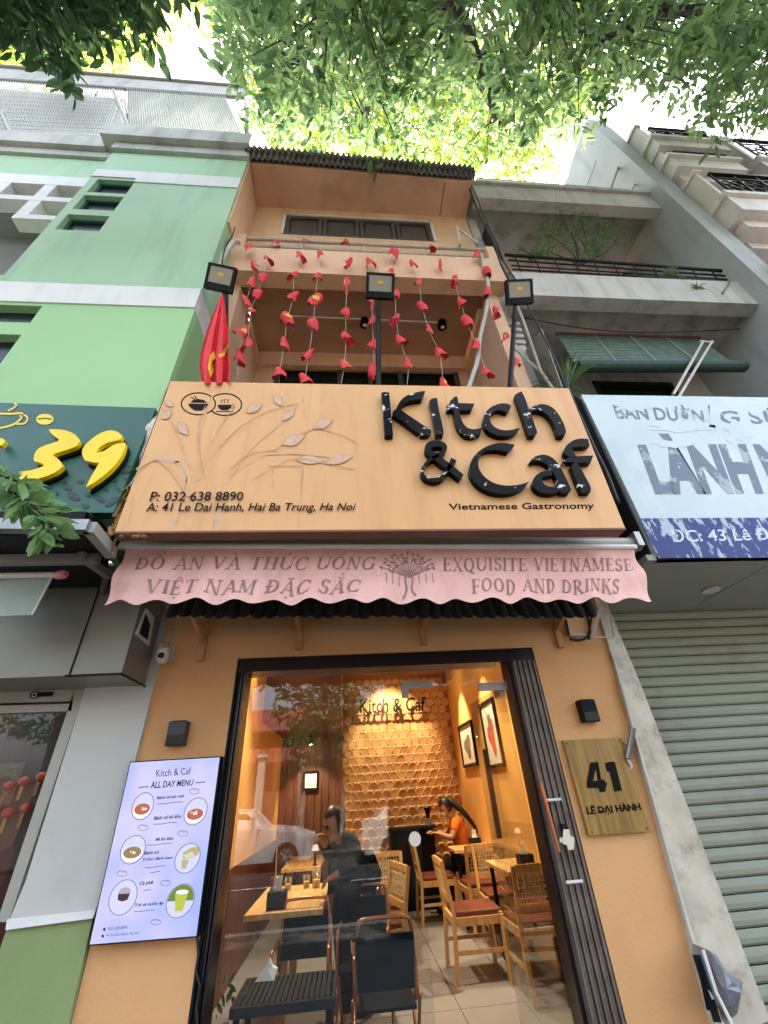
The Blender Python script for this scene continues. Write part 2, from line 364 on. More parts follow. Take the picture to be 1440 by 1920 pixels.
def leaves(name, spots, size, m, parent=None, hang=.5, kind=None, ln=2.6, **kw):
    """leaf-sized folded faces at spots = list of (point, outward dir or None)"""
    mb = MB(); v = mb.v; f = mb.f; rnd = random.random
    for p, dr in spots:
        a = rnd()*2*pi; d = V((cos(a), sin(a), -hang + .8*(rnd()-.5)))
        if dr is not None: d = d*.5 + dr
        d.normalize(); s = size*(.7+.6*rnd())
        u = V((rnd()-.5, rnd()-.5, rnd()-.2)); sd = d.cross(u)
        if sd.length < .05: continue
        sd.normalize(); up = sd.cross(d); wv = sd*(s/ln/1.0); o = len(v); mid = up*(s*.08)
        v += [p, p+d*s*.35+wv*.5, p+d*s*.7+wv*.4, p+d*s-up*s*.1, p+d*s*.7-wv*.4, p+d*s*.35-wv*.5, p+d*s*.5-mid]
        f += [(o,o+6,o+2,o+1),(o+6,o+3,o+2),(o,o+5,o+4,o+6),(o+6,o+4,o+3)]
    return B(name, mb, m, parent, kind=kind, **kw)
def sprig(p, n, L, spread=.06):
    """points along a hanging twig"""
    out = []; a = random.random()*2*pi; d = V((cos(a)*.8, sin(a)*.8, -.5+random.random()*.4)).normalized()
    for i in range(n):
        t = i/n; s_ = V((-d.y, d.x, 0)).normalized()*(1 if i%2 else -1)
        out.append((p + d*(L*t) + V([random.gauss(0,spread*.3) for _ in range(3)]), (d*.5+s_*.9)))
    return out

def soften(pts, it=2, ang=48):
    """round the shallow corners of a closed outline, keep the sharp ones"""
    P = [V((p[0], p[1])) for p in pts]; keep = None
    flag = []
    n = len(P)
    for i in range(n):
        a = P[i]-P[i-1]; b = P[(i+1)%n]-P[i]
        flag.append(a.length > 0 and b.length > 0 and math.degrees(a.angle(b)) > ang)
    for _ in range(it):
        Q_ = []; F_ = []; n = len(P)
        for i in range(n):
            if flag[i]: Q_.append(P[i]); F_.append(True)
            else: Q_ += [P[i].lerp(P[i-1], .25), P[i].lerp(P[(i+1)%n], .25)]; F_ += [False, False]
        P, flag = Q_, F_
    return [tuple(p) for p in P]
XL, XR = -1.29, 1.95
def struct(name, mb, m, **k): return B(name, mb, m, kind='structure', **k)
# ------------------------------------------------------------------ ground
struct('ground', MB().box(-150, 150, -150, 150, -.6, -.17), 'asphalt')
struct('road', MB().box(-60, 60, -10.6, -1.9, -.17, -.13), 'asphalt')
struct('kerb', MB().box(-60, 60, -1.9, -1.72, -.17, 0), 'concrete_l')
struct('pavement', MB().box(-60, 60, -1.72, 2.98, -.17, 0), 'paving')
struct('far_pavement', MB().box(-60, 60, -17.9, -10.6, -.17, 0), 'paving')
lm = MB()
for i in range(-10, 10): lm.box(i*3, i*3+1.4, -6.32, -6.2, -.13, -.126)
struct('lane_marking', lm, 'white')

# ------------------------------------------------------------------ orange house
H = root('orange_shophouse', (.33, 3, 0), 'narrow orange shophouse with roller awning, two balconies and a glazed ground floor', 'house')
B('front_wall', MB().box(XL, -.765, 3, 3.25, 0, 2.36).box(1.345, XR, 3, 3.25, 0, 2.36).box(XL, XR, 3, 3.25, 2.36, 3.38), 'orange', H)
B('side_wall', MB().box(XL, -1.2, 3.25, 8.9, 0, 9.0), 'orange_up', H)
B('side_wall', MB().box(1.87, XR, 3.25, 8.9, 0, 9.0), 'orange_up', H)
B('first_floor_slab', MB().box(XL, 1.8, 2.42, 3.5, 3.381, 3.5), 'orange_up', H)
B('loggia_side_wall', MB().box(XL, -1.16, 2.5, 3.5, 3.5, 6.28), 'orange_up', H)
B('loggia_side_wall', MB().box(1.62, 1.76, 2.5, 3.5, 3.5, 6.28), 'orange_up', H)
B('loggia_rear_wall', MB().box(-1.16, -.92, 3.5, 3.62, 3.5, 6.42).box(1.5, 1.62, 3.5, 3.62, 3.5, 6.42).box(-.92, 1.5, 3.5, 3.62, 6.2, 6.42), 'orange_up', H)
B('ceiling_beam', MB().box(-1.159, 1.619, 3.43, 3.498, 6.16, 6.419), 'orange_up', H)
B('loggia_ceiling', MB().box(-1.159, 1.619, 2.52, 3.5, 6.42, 6.5), mat('loggia ceiling paint', 'BC9474', .8, 'AF8766', 2), H)
dr = B('loggia_door', MB().box(-.92, 1.5, 3.56, 3.6, 3.5, 6.2), 'glassdark', H)
for x in (-.92, -.12, .28, .68, 1.44): B('door_frame', MB().box(x, x+.06, 3.52, 3.558, 3.5, 6.199), 'brownwin', dr)
B('balcony_parapet', MB().box(-1.31, 1.84, 2.34, 2.46, 6.28, 6.81).box(-1.31, 1.84, 2.461, 2.52, 6.28, 6.5), 'orange_up', H)
B('upper_wall', MB().box(XL, 1.8, 2.6, 2.8, 6.5, 7.8).box(XL, -.83, 2.6, 2.8, 7.8, 8.62).box(1.22, 1.8, 2.6, 2.8, 7.8, 8.62).box(-.83, 1.22, 2.6, 2.8, 8.39, 8.62), mat('upper cream plaster', 'DDB48C', .8, 'D2A981', 1.2, .1, dirt='9C7C60', dirt_amt=.4, streak=1), H)
B('eaves_wall', MB().box(XL, -1.27, 2.1, 2.598, 6.82, 8.62), 'orange_up', H)
sf = B('eaves_soffit', MB().hexa([(XL-.02, 2.1, 8.62), (1.81, 2.15, 8.62), (1.81, 2.15, 8.72), (XL-.02, 2.1, 8.72)], (0, .7, 0)), mat('eaves salmon render', 'CDA588', .8, 'C1987A', 1.5, .1, dirt='8A6650', dirt_amt=.4, dirt_scale=2), H)
B('panel_joint', MB().box(1.4, 1.41, 2.17, 2.59, 8.614, 8.619), 'brown_in', sf)
# shutters of the top window, four leaves
wn = B('top_window', MB().box(-.83, 1.22, 2.64, 2.66, 7.8, 8.39), 'brownwin', H)
for i in range(4):
    x = -.83 + i*.5125
    B('shutter_leaf', MB().box(x+.01, x+.06, 2.6, 2.638, 7.8, 8.385).box(x+.455, x+.505, 2.6, 2.638, 7.8, 8.385).box(x+.06, x+.455, 2.6, 2.638, 8.32, 8.385).box(x+.06, x+.455, 2.6, 2.638, 7.8, 7.87).box(x+.08, x+.435, 2.625, 2.639, 7.9, 8.3), 'brownwin', wn)
B('window_rim', MB().box(-.86, 1.25, 2.585, 2.599, 8.392, 8.43).box(-.87, -.832, 2.585, 2.599, 7.8, 8.43).box(1.222, 1.26, 2.585, 2.599, 7.8, 8.43), 'cream', wn)
# balcony railing pipes
for k, (z, r_, y) in enumerate(((7.06, .022, 2.36), (6.95, .012, 2.38), (6.88, .012, 2.36))):
    B('railing_pipe', MB().tube([(-1.2, y, z), (1.72, y, z)], r_, 8), 'pvc', H)
for x in (-.5, .22, .95): B('railing_post', MB().tube([(x, 2.37, 6.81), (x, 2.37, 7.03)], .014, 6), 'pvc', H)
B('corner_post', MB().box(-1.31, -1.17, 2.34, 2.46, 6.811, 7.14).box(1.74, 1.84, 2.34, 2.46, 6.811, 7.12), 'orange_up', H)
# corrugated roof sheet: underside seen from the street
def corrugated(p0, p1, dv, n, amp, nv, m, name, parent, th=.008):
    mb = MB(); p0, p1, dv = V(p0), V(p1), V(dv); X = p1-p0; nr = X.cross(dv).normalized()
    N = n*6; rows = [0, 1]; o = 0
    for s_ in (0, th):
        for i in range(N+1):
            a = p0 + X*(i/N) + nr*(amp*sin(2*pi*i/6) + s_)
            mb.v += [a, a+dv]
    for i in range(N):
        mb.f.append((2*i, 2*i+1, 2*i+3, 2*i+2)); k = 2*(N+1); mb.f.append((k+2*i, k+2*i+2, k+2*i+3, k+2*i+1)); mb.f.append((2*i, 2*i+2, k+2*i+2, k+2*i))
    return B(name, mb, m, parent, smooth=False)
corrugated((-1.33, 1.98, 8.73), (1.82, 2.04, 8.73), (0, .5, .12), 42, .022, 1, 'corr', 'corrugated_roof', H)
corrugated((-1.31, 2.06, 8.64), (1.83, 2.12, 8.64), (0, -.075, .22), 42, .02, 1, 'corr', 'roof_edge_sheet', H)
B('roof_slab', MB().box(XL, 1.95, 2.3, 8.9, 9.001, 9.1), 'corr', H)
# fold gate frame & header around the opening
B('door_head', MB().box(-.765, 1.345, 3.02, 3.2, 2.27, 2.36), 'navyblack', H)
B('door_jamb', MB().box(-.765, -.70, 3.06, 3.2, .1, 2.27), 'navyblack', H)
B('door_jamb', MB().box(1.15, 1.17, 3.06, 3.2, .1, 2.27), 'navyblack', H)
g = root('folding_gate', (1.25, 3.02, .1), 'brown ribbed folding metal gate pushed to the right side of the shop door', 'gate')
for i in range(9):
    x = 1.175 + i*.0185
    B('slat', MB().box(x, x+.012, 3.0+.012*(i%2), 3.08, .1, 2.268), 'rust', g)
B('gate_frame', MB().box(1.172, 1.345, 3.082, 3.11, .1, 2.268), 'dark', g)
B('pull_bar', MB().tube([PY(*d4(605,1215), 2.94), PY(*d4(790,1905), 2.94)], .011, 8), 'copper', g)
for q in ((730,1385), (940,2205)):
    a = PY(*d4(*q), 2.97); B('bolt', MB().tube([a-V((.045,0,0)), a+V((.05,0,0))], .008, 8), 'camw', g)
B('lock_box', MB().hexa([PY(*d4(815,1625),2.97), PY(*d4(860,1625),2.97), PY(*d4(880,1700),2.97), PY(*d4(830,1700),2.97)], (0,.03,0)), 'dark', g)
B('torn_notice', MB().prism([PY(*d4(*q),2.955) for q in ((835,1680),(895,1680),(900,1740),(945,1765),(940,1880),(885,1890),(870,1840),(835,1830),(825,1810),(800,1815),(795,1765),(830,1760))], (0,.004,0)), 'paperw', g)
g = root('folding_gate', (-.72, 3.02, .1), 'dark blue black folding metal gate pushed to the left side of the shop door', 'gate')
for i in range(4):
    x = -.763 + i*.017
    B('slat', MB().box(x, x+.011, 3.0+.012*(i%2), 3.058, .1, 2.268), 'dark' if i < 2 else 'navyblack', g)

# shop glass
G = root('shopfront_glazing', (-.1, 3.15, .1), 'fixed frameless glass pane of the shop left of the open door', 'glass')
B('fixed_pane', MB().box(-.69, .42, 3.15, 3.16, .1, 2.268), 'glass', G)
B('transom_pane', MB().box(.424, 1.148, 3.15, 3.16, 2.155, 2.268), 'glass', G)
B('patch_fitting', MB().box(.37, .60, 3.135, 3.149, 2.14, 2.185).box(.37, .42, 3.135, 3.149, 2.08, 2.14), 'steel', G)
B('patch_fitting', MB().box(.93, 1.147, 3.13, 3.149, 2.10, 2.155), 'steel', G)
B('round_sticker', MB().lathe(PY(778, 1573, 3.148), [(.0, 0), (.036, 0), (.036, .002)], 24, (0,-1,0)), 'paperw', G)
D = root('open_glass_door', (1.13, 3.17, .1), 'frameless glass door swung open into the shop', 'door')
dv = V((-.06, .78, 0)); a = V((1.13, 3.17, .12)); b = a + dv
B('door_pane', MB().hexa([a, b, b+V((0,0,2.02)), a+V((0,0,2.02))], (.01,0,0)), 'glass2', D)
B('hinge', MB().box(1.09, 1.13, 3.165, 3.3, 2.07, 2.15), 'steel', D)
B('long_handle', MB().bar((1.11, 3.86, 1.78), (1.11, 3.86, 1.2), .035), 'steel', D)

# ------------------------------------------------------------------ inside of the shop
fl = struct('shop_floor', MB().box(-1.2, 1.87, 3.0, 8.9, -.05, .092), 'grout')
tm = None
for i in range(6):
    for j in range(10):
        x0 = -1.2 + i*.512; y0 = 3.02 + j*.588
        if tm is None: tm = B('floor_tile', MB().box(0, .506, 0, .582, 0, .01), 'tile', fl, local=True, org=None); tm.location = (x0, y0, .092)
        else: again(tm, (x0, y0, .092), parent=fl)
lw = struct('left_inner_wall', MB().box(-1.198, -1.15, 3.26, 8.9, 1.0, 3.42), 'orange_in')
B('wainscot', MB().box(-1.198, -1.145, 3.26, 8.25, .1, .998), 'woodw', lw)
rw = struct('right_inner_wall', MB().box(1.85, 1.868, 3.26, 8.9, .1, 3.42), 'orange_in')
struct('ceiling', MB().box(-1.2, 1.87, 3.252, 8.9, 3.42, 3.5), mat('ceiling paint','B98A5A',.8))
struct('back_wall', MB().box(-1.15, 1.85, 8.3, 8.4, .1, 3.42), mat('disc wall backing','A8743C',.7,'986632',4))
struct('bulkhead', MB().box(-1.15, -.11, 6.2, 8.3, 2.38, 3.42), 'brown_in')
wp = root('wood_panelling', (-.63, 8.28, .1), 'brown timber panelling at the back left of the shop under the bulkhead', 'panelling')
for i in range(9):
    B('board', MB().box(-1.149+i*.115, -1.04+i*.115, 8.255, 8.298, .1, 2.37), 'woodw', wp)
sc = root('disc_wall_decoration', (.85, 8.29, .8), 'wall covered with overlapping round terracotta discs at the back of the shop', 'wall decoration')
dm = None
R0 = .073
for j in range(22):
    for i in range(14):
        x = -.02 + i*.138 + (.069 if j % 2 else 0); z = .62 + j*.124
        if x > 1.80: continue
        if dm is None:
            dm = B('disc', MB().lathe((0,0,0), [(R0*.9, -.03), (R0, 0), (R0, .014), (R0*.86, .02), (R0*.8, .014), (.01, .014)], 14, (0,-1,0)), 'disc', sc, local=True)
            d_ = dm
        else: d_ = again(dm, parent=sc)
        d_.location = V((x, 8.285, z)) - WL[sc.name]; d_.rotation_euler = (R(random.uniform(12, 24)), 0, random.uniform(-.1,.1))
# inner shop sign
s = root('inner_shop_sign', (.77, 8.1, 2.66), 'small wooden board with dark lettering on the disc wall inside the shop', 'sign')
q4 = [PY(*t, 8.12) for t in ((668,1308),(802,1304),(668,1343),(802,1337))]
B('board', MB().hexa([q4[2], q4[3], q4[3]+V((0,0,.02)), q4[2]+V((0,0,.02))], (0,.05,0)), 'brown_in', s)
text('letters', 'Kitch & Caf', [PY(*t, 8.1) for t in ((675,1311),(797,1307),(675,1338),(797,1333))], 'blackprint', .03, s, bold=.01)
# pictures on the right wall
for nm, c4, art, lab in (('far', ((858,1362),(882,1350),(894,1435),(869,1439)), 'artgrey', 'smaller framed grey ink picture, farther one on the orange right wall'),
                         ('near', ((897,1321),(921,1308),(946,1437),(917,1440)), 'artred', 'taller framed picture with a red figure, nearer one on the orange right wall')):
    P = [PX(*t, 1.82) for t in c4]; y1 = (P[0].y+P[3].y)/2; y0 = (P[1].y+P[2].y)/2; z1 = (P[0].z+P[1].z)/2; z0 = (P[2].z+P[3].z)/2
    s = root('framed_picture', (1.85, (y0+y1)/2, z0), lab, 'picture')
    B('mount', MB().box(1.835, 1.848, y0, y1, z0, z1), 'paperw', s)
    f_ = .035
    B('frame', MB().box(1.815, 1.849, y0-.001, y0+f_, z0, z1).box(1.815, 1.849, y1-f_, y1+.001, z0, z1).box(1.815, 1.849, y0+f_, y1-f_, z0-.001, z0+f_).box(1.815, 1.849, y0+f_, y1-f_, z1-f_, z1+.001), 'black', s)
    yc = (y0+y1)/2; hw = (y1-y0)*.22; hz = (z1-z0); pts = []
    for k in range(14):
        t = 2*pi*k/14; rr = 1 + .25*sin(3*t+1)
        pts.append((1.833, yc + hw*rr*cos(t), z0 + hz*(.45 + .26*rr*sin(t))))
    B('ink_figure', MB().prism(pts, (.0015,0,0)), art, s)
    if nm == 'near': B('ink_figure', MB().prism([(1.832, yc+.05, z0+hz*.55), (1.832, yc-.04, z0+hz*.5), (1.832, yc-.07, z0+hz*.8), (1.832, yc+.02, z0+hz*.76), (1.832, yc+.09, z0+hz*.84)], (.001,0,0)), 'artgrey', s)
P = [PY(*t, 8.22) for t in ((572,1450),(594,1450),(594,1478),(572,1478))]
s = root('framed_certificate', P[3], 'small framed pale certificate on the brown panelled back wall', 'picture')
B('paper', MB().hexa([P[3], P[2], P[1], P[0]], (0,.02,0)), 'paperw', s)
x0, x1, z0, z1 = P[0].x, P[1].x, P[3].z, P[0].z
B('frame', MB().box(x0-.03, x0, 8.2, 8.25, z0-.03, z1+.03).box(x1, x1+.03, 8.2, 8.25, z0-.03, z1+.03).box(x0, x1, 8.2, 8.25, z0-.03, z0).box(x0, x1, 8.2, 8.25, z1, z1+.03), 'black', s)
# ceiling spotlights: the lamps that light the shop
def spot(x, y, z, tx, ty, tz, e, lab, size=60, col=(1,.78,.48), blend=.6):
    s = root('ceiling_spotlight', (x, y, z), lab, 'lamp', 'ceiling spotlights inside the shop')
    t = (V((tx,ty,tz))-V((x,y,z))).normalized(); c = V((x,y,z-.1))
    B('stem', MB().tube([(x,y,z), (x,y,z-.1)], .01, 6), 'black', s)
    B('lamp_can', MB().lathe(c, [(.035,-.06),(.04,-.05),(.04,.05),(.034,.052)], 12, t), 'black', s)
    B('lamp_lens', MB().lathe(c+t*.053, [(.033,0),(.03,.002)], 12, t), M['warmlens'], s)
    l = bpy.data.lights.new('spot', 'SPOT'); l.energy = e; l.color = col; l.spot_size = R(size); l.spot_blend = blend; l.shadow_soft_size = .035
    o = bpy.data.objects.new('spot', l); COL.objects.link(o); o.parent = s; o.location = c + t*.075 - V((x,y,z)); o.rotation_euler = (-t).to_track_quat('Z','Y').to_euler()
M['warmlens'] = emis('warm lens', (1,.75,.4), 30)
E_ = .56
spot(1.45, 7.3, 3.42, 1.85, 7.35, 1.6, 62*E_, 'black ceiling spotlight aimed at the farther picture')
spot(1.4, 6.0, 3.42, 1.85, 6.0, 1.6, 55*E_, 'black ceiling spotlight aimed at the nearer picture')
spot(1.3, 4.7, 3.42, 1.85, 4.7, 1.2, 45*E_, 'black ceiling spotlight aimed at the wall beside the door', 70)
spot(.7, 7.4, 3.42, .75, 8.3, 2.5, 80*E_, 'black ceiling spotlight aimed at the inner shop sign', 75, (1,.84,.56))
spot(1.0, 5.6, 3.42, 1.1, 5.7, 0, 60*E_, 'black ceiling spotlight over the right hand chairs', 100, (1,.8,.55))
spot(-.5, 5.0, 3.42, -.5, 4.9, 0, 85*E_, 'black ceiling spotlight over the left hand table', 90, (1,.84,.6))
spot(-.62, 7.7, 2.38, -.62, 8.25, 1.2, 22*E_, 'small spotlight under the brown bulkhead above the certificate', 80)
spot(-.85, 5.2, 3.42, -1.15, 5.3, 2.3, 12*E_, 'black ceiling spotlight washing the left wall', 80)

# ------------------------------------------------------------------ green house on the left (no. 39)
N = root('green_house', (-3, 2.5, 0), 'pale green rendered building with white bands left of the orange shophouse', 'building')
yb = 2.07
def gbox(x0, x1, z0, z1, y0=yb, y1=2.6): return MB().box(x0, x1, y0, y1, z0, z1)
gx0, gx1 = -2.99, -1.29
op = [(-2.905, -2.475, 7.285, 7.70), (-2.9, -2.487, 6.87, 7.215), (-2.908, -2.495, 6.385, 6.72)]
op = [(-2.9, -2.48, a, b) for (_, _, a, b) in ((0,0,7.32,7.70),(0,0,6.87,7.24),(0,0,6.385,6.74))]
mb = MB().box(-2.48, gx1, yb, 2.6, 5.36, 7.66).box(gx0, -2.9, yb, 2.6, 5.36, 7.76)
zz = [5.36] + sum([[a, b] for (_, _, a, b) in reversed(op)], []) + [7.76]
for i in range(0, len(zz), 2): 
    mb.box(-2.9, -2.48, yb, 2.6, zz[i], zz[i+1])
B('block_wall', mb, 'green', N)
for (x0, x1, a, b) in op:
    wq = B('window_opening', MB().box(x0, x1, yb+.07, yb+.08, a, b), 'glassdark', N)
    B('frame', MB().box(x0, x1, yb+.05, yb+.069, b-.03, b).box(x0, x0+.03, yb+.05, yb+.069, a, b-.03), 'darkgreen', wq)
B('white_band', MB().box(gx0, gx1, yb-.012, 2.6, 7.66+.1, 7.97).box(-2.48, gx1, yb-.012, 2.6, 7.66, 7.76), 'white', N)
B('block_wall', gbox(gx0, gx1, 7.97, 8.6), 'green', N)
B('white_band', MB().box(-5.9, gx1, yb-.012, 2.6, 5.06, 5.36), 'white', N)
B('lower_wall', MB().box(-2.5, gx1, yb, 2.6, 2.92, 5.06), 'green_l', N)
B('lower_wall', MB().box(-5.9, -2.5, yb, 2.6, 2.92, 4.2).box(-5.9, -2.5, yb, 2.6, 4.62, 4.78).box(-5.9, -2.5, yb, 2.6, 5.02, 5.06), 'green_l', N)
B('strip_window', MB().box(-5.9, -2.5, yb+.07, yb+.08, 4.78, 5.02), 'glassdark', N)
B('strip_window', MB().box(-5.9, -2.5, yb+.07, yb+.08, 4.2, 4.62), 'glassdark', N)
# side return against the orange house
B('side_return', MB().box(-1.42, -1.291, 2.6, 3.2, 2.9, 8.6), 'green', N)
# cornice: two steps
B('cornice', MB().box(-3.0, -1.27, yb-.05, 2.7, 8.6, 8.8).box(-3.16, -1.27, yb-.13, 2.7, 8.8, 9.2), 'cornice', N)
ry = 2.17
B('cornice', MB().box(-8, -3.0, ry-.04, 2.7, 8.6, 8.78).box(-8, -3.16, ry-.1, 2.7, 8.78, 9.12), 'cornice', N)
B('recessed_wall', MB().box(-8, gx0, ry, 2.6, 7.98, 8.6), 'green', N)
# white grid of the loggia
def rb(px_, py_): return PY(*(px_/3, 120+py_/3), ry)
gb = MB()
gb.box(-8, gx0, ry-.01, 2.3, 7.72, 7.98)
gb.box(-3.54, -3.41, ry-.008, 2.29, 6.91, 7.27).box(-3.54, -3.41, ry-.008, 2.29, 7.38, 7.72).box(-4.05, -3.91, ry-.008, 2.29, 7.38, 7.72)
gb.box(-8, gx0, ry-.01, 2.3, 7.27, 7.38).box(-3.54, gx0, ry-.01, 2.3, 6.81, 6.91)
B('white_grid', gb, 'white', N)
B('loggia_back_wall', MB().box(-8, gx0, 2.75, 2.85, 5.36, 7.98), 'greyrec', N)
B('loggia_ceiling', MB().box(-8, gx0-.001, 2.301, 2.75, 7.72, 7.9), 'greyrec', N)
B('filler_wall', MB().box(-6, -1.292, 3.0, 3.2, 2.2, 2.9).box(-6, -1.3, 2.62, 3.2, 2.9, 2.918), 'pil', N)
B('lower_recess_wall', MB().box(-8, gx0, 2.45, 2.74, 5.36, 6.2), 'green_l', N)
B('dark_window', MB().box(-5, gx0-.02, 2.41, 2.448, 5.36, 5.75), 'glassdark', N)
# rooftop screen: wire mesh and pale corrugated sheet between pipes
S = root('rooftop_screen', (-3.2, 2.2, 9.2), 'wire mesh and corrugated screen on pipes along the roof of the green building', 'screen')
sy = 2.25
def sp(x, y, Y=sy): return PY(x, y, Y)
TL, TR, BL_, BR_ = sp(-60, 146), sp(470, 186), sp(-60, 250), sp(466, 268)
def on(u, v_): return (TL*(1-u)+TR*u)*(1-v_) + (BL_*(1-u)+BR_*u)*v_
mb = MB()
nU, nV = 60, 26
for i in range(nU):           # left half: woven mesh, diagonal wires
    u0 = i/nU*.54
    for sgn in (1, -1):
        a = on(min(max(u0,0),.54), 0); b = on(min(max(u0+sgn*.06, 0), .54), 1)
        mb.bar(a, b, .012, .008)
for j in range(nV):
    mb.bar(on(0, j/nV), on(.54, j/nV), .010, .008)
B('wire_mesh', mb, 'lattice', S, kind='stuff')
pl = MB(); a, b, c, d = on(0,0), on(.535,0), on(.535,1), on(0,1)
bk = V((0, .12, 0)); pl.quad(a+bk, b+bk, c+bk, d+bk)
B('shade_net', pl, mat('pale shade net', 'C4C8C2', .8, 'B2B7B0', 12), S)
a, b = on(.55,1), on(.99,1); corrugated(a, b, on(.55,0)-a, 46, .022, 1, 'screenfab', 'corrugated_sheet', S)
for (x0, y0, x1, y1, r_, dy) in ((-60,146,461,184,.035,0), (-60,120,462,163,.04,.05), (460,165,465,266,.04,0), (213,170,247,252,.03,-.05), (215,170,233,252,.02,.1), (3,212,20,250,.03,0)):
    B('pipe', MB().tube([sp(x0,y0,sy+dy), sp(x1,y1,sy+dy)], r_, 8), 'alu', S)
B('fascia_sheet', MB().quad(sp(-60,122,sy+.06), sp(463,165,sy+.06), sp(463,183,sy+.04), sp(-60,146,sy+.04)), 'cornice', S)
# left ground floor: pilaster, aluminium header, shop window
tl, tr, br_, bl = PY(160,1290,2.975), PY(287,1290,2.975), PY(178,1712,2.975), PY(16,1729,2.975)
B('pilaster', MB().hexa([tl, tr, PY(200,1640,2.975), PY(48,1652,2.975)], (0,.5,0)).hexa([PY(48,1652,2.975), PY(200,1640,2.975), br_, bl], (0,.5,0)), 'pil', N)
B('pilaster_top', MB().hexa([PY(260,1160,2.975)-V((.3,0,0)), PY(316,1150,2.975), tr, tl], (0,.5,0)), 'pil', N)
B('trim_strip', MB().hexa([bl+V((-.012,0,.012)), br_+V((.0,0,.012)), PY(174,1722,2.95), PY(10,1744,2.95)], (0,.02,0)), 'white', N)
B('green_plinth', MB().hexa([PY(12,1744,2.972), PY(174,1722,2.972), PY(100,2040,2.972), PY(-90,2040,2.972)], (0,.5,0)), 'green_d', N)
xb = -1.33
hd = B('aluminium_header', MB().box(-4.2, xb, 2.64, 3.0, 2.2, 2.76), 'alu', N)
B('seam', MB().box(-1.62, -1.612, 2.634, 2.639, 2.2, 2.76), 'dark', hd)
B('corner_trim', MB().box(xb-.3, xb+.002, 2.62, 2.6385, 2.19, 2.2).box(xb+.001, xb+.01, 2.62, 3.0, 2.19, 2.2), 'black', hd)
vq = [PX(*t, xb+.02) for t in ((258,1188),(283,1175),(285,1205),(268,1212))]
B('side_vent', MB().prism([PX(*t, xb+.015) for t in ((275,1140),(290,1158),(280,1210),(256,1190))], (-.012,0,0)), 'white', hd)
B('side_vent_opening', MB().prism([PX(*t, xb+.019) for t in ((274,1150),(282,1172),(277,1200),(262,1188))], (-.003,0,0)), 'dark', hd)
wx = -1.775
fr = B('window_frame', MB().hexa([PY(140,1292,3.0), PY(160,1292,3.0), PY(16,1729,3.0), PY(-6,1729,3.0)], (0,.06,0)).hexa([PY(-60,1300,3.0), PY(139,1292,3.0), PY(134,1333,3.0), PY(-60,1339,3.0)], (0,.06,0)), 'alu_l', N)
B('frame_groove', MB().bar(PY(-40,1322,2.995), PY(134,1317,2.995), .012, .012), 'dark', fr)
B('oval_label', MB().lathe(PY(64,1303,2.99), [(0,0),(.022,0),(.022,.006)], 20, (0,-1,0)).box(*[PY(70,1303,2.99).x, PY(98,1303,2.99).x, 2.984, 2.99, PY(80,1306,2.99).z, PY(80,1298,2.99).z]), 'black', fr)
B('label_ring', MB().ring(PY(64,1303,2.982), .010, .015, .002, 20), 'camw', fr)
B('shop_glass', MB().quad(PY(-80,1339,3.03), PY(134,1333,3.03), PY(-6,1729,3.03), PY(-60,2000,3.03), PY(-300,2000,3.03)), 'glass3', N)
ps = root('shop_window_display', (-2.2, 3.4, 0), 'food poster with added panels and red blobs imitating a reflection, behind the left shop window', 'display')
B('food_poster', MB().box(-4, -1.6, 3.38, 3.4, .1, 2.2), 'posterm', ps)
B('grey_reflection_panel', MB().box(-4, -1.62, 3.33, 3.34, 1.28, 1.84), 'brownwin', ps)  # added panel whose tone imitates the street mirrored in the glass
B('red_reflection_panel', MB().box(-4, -1.62, 3.32, 3.33, .1, 1.26), mat('dark red reflection tone', '5A1C22', .3, '3A1418', 4), ps)  # dark red band imitating the lower part of the mirrored street
B('reflection_picture', MB().box(-2.5, -2.12, 3.326, 3.329, 1.6, 1.83), 'artgrey', ps)  # picture patch belongs to the imitated reflection
for i in range(20):  # added red blobs with tails imitate red shapes mirrored in the glass
    q_ = V((-2.62+.09*(i%10)+.03*(i//10), 3.27+.01*(i%2), 1.56+.02*(i%3)+.14*(i//10))); B('red_reflection_blob', MB().ellipsoid(q_, .032, .032, .026, 10, 7), 'artred', ps, smooth=True)
    B('reflection_blob_tail', MB().box(q_.x-.01, q_.x+.01, 3.265, 3.27, q_.z-.10, q_.z-.028), 'woodp', ps)
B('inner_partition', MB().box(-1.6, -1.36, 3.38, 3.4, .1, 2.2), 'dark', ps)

# dark metal canopy of no. 39 with roller blind
K = root('metal_canopy', (-2, 2.4, 2.75), 'black metal canopy frame over the left shop beside the pink awning', 'canopy')
zc = 2.75
def kc(x, y, z=zc): return PZ(x, y, z)
und = [kc(-80,1005), kc(172,1003), kc(205,1045), kc(196,1090), kc(182,1168), kc(-80,1178)]
B('underside_sheet', MB().prism(und, (0,0,.03)), 'dark', K)
for (a, b, w_, h_, m_) in (((-80,985),(168,988),.05,.06,'steel'), ((-80,1052),(185,1048),.05,.05,'alu'), ((168,988),(210,1038),.05,.06,'alu_l'), ((150,1040),(205,1080),.04,.04,'alu'), ((-80,1126),(178,1120),.05,.06,'alu'), ((-80,1178),(182,1168),.03,.06,'steel'), ((182,1168),(196,1090),.03,.05,'steel'), ((165,1122),(180,1165),.02,.03,'steel')):
    B('frame_rail', MB().bar(kc(*a, zc-.03), kc(*b, zc-.03), w_, h_), m_, K)
B('canopy_lip', MB().bar(kc(-80,978,zc+.05), kc(160,978,zc+.05), .04, .1).bar(kc(160,978,zc+.05), kc(214,1030,zc+.05), .04, .1), 'black', K)
Y0 = kc(60,1085,2.66).y
bs = root('roller_blind', PY(50,1080,Y0), 'grey green roller blind with a pink end cap hanging under the black canopy', 'blind')
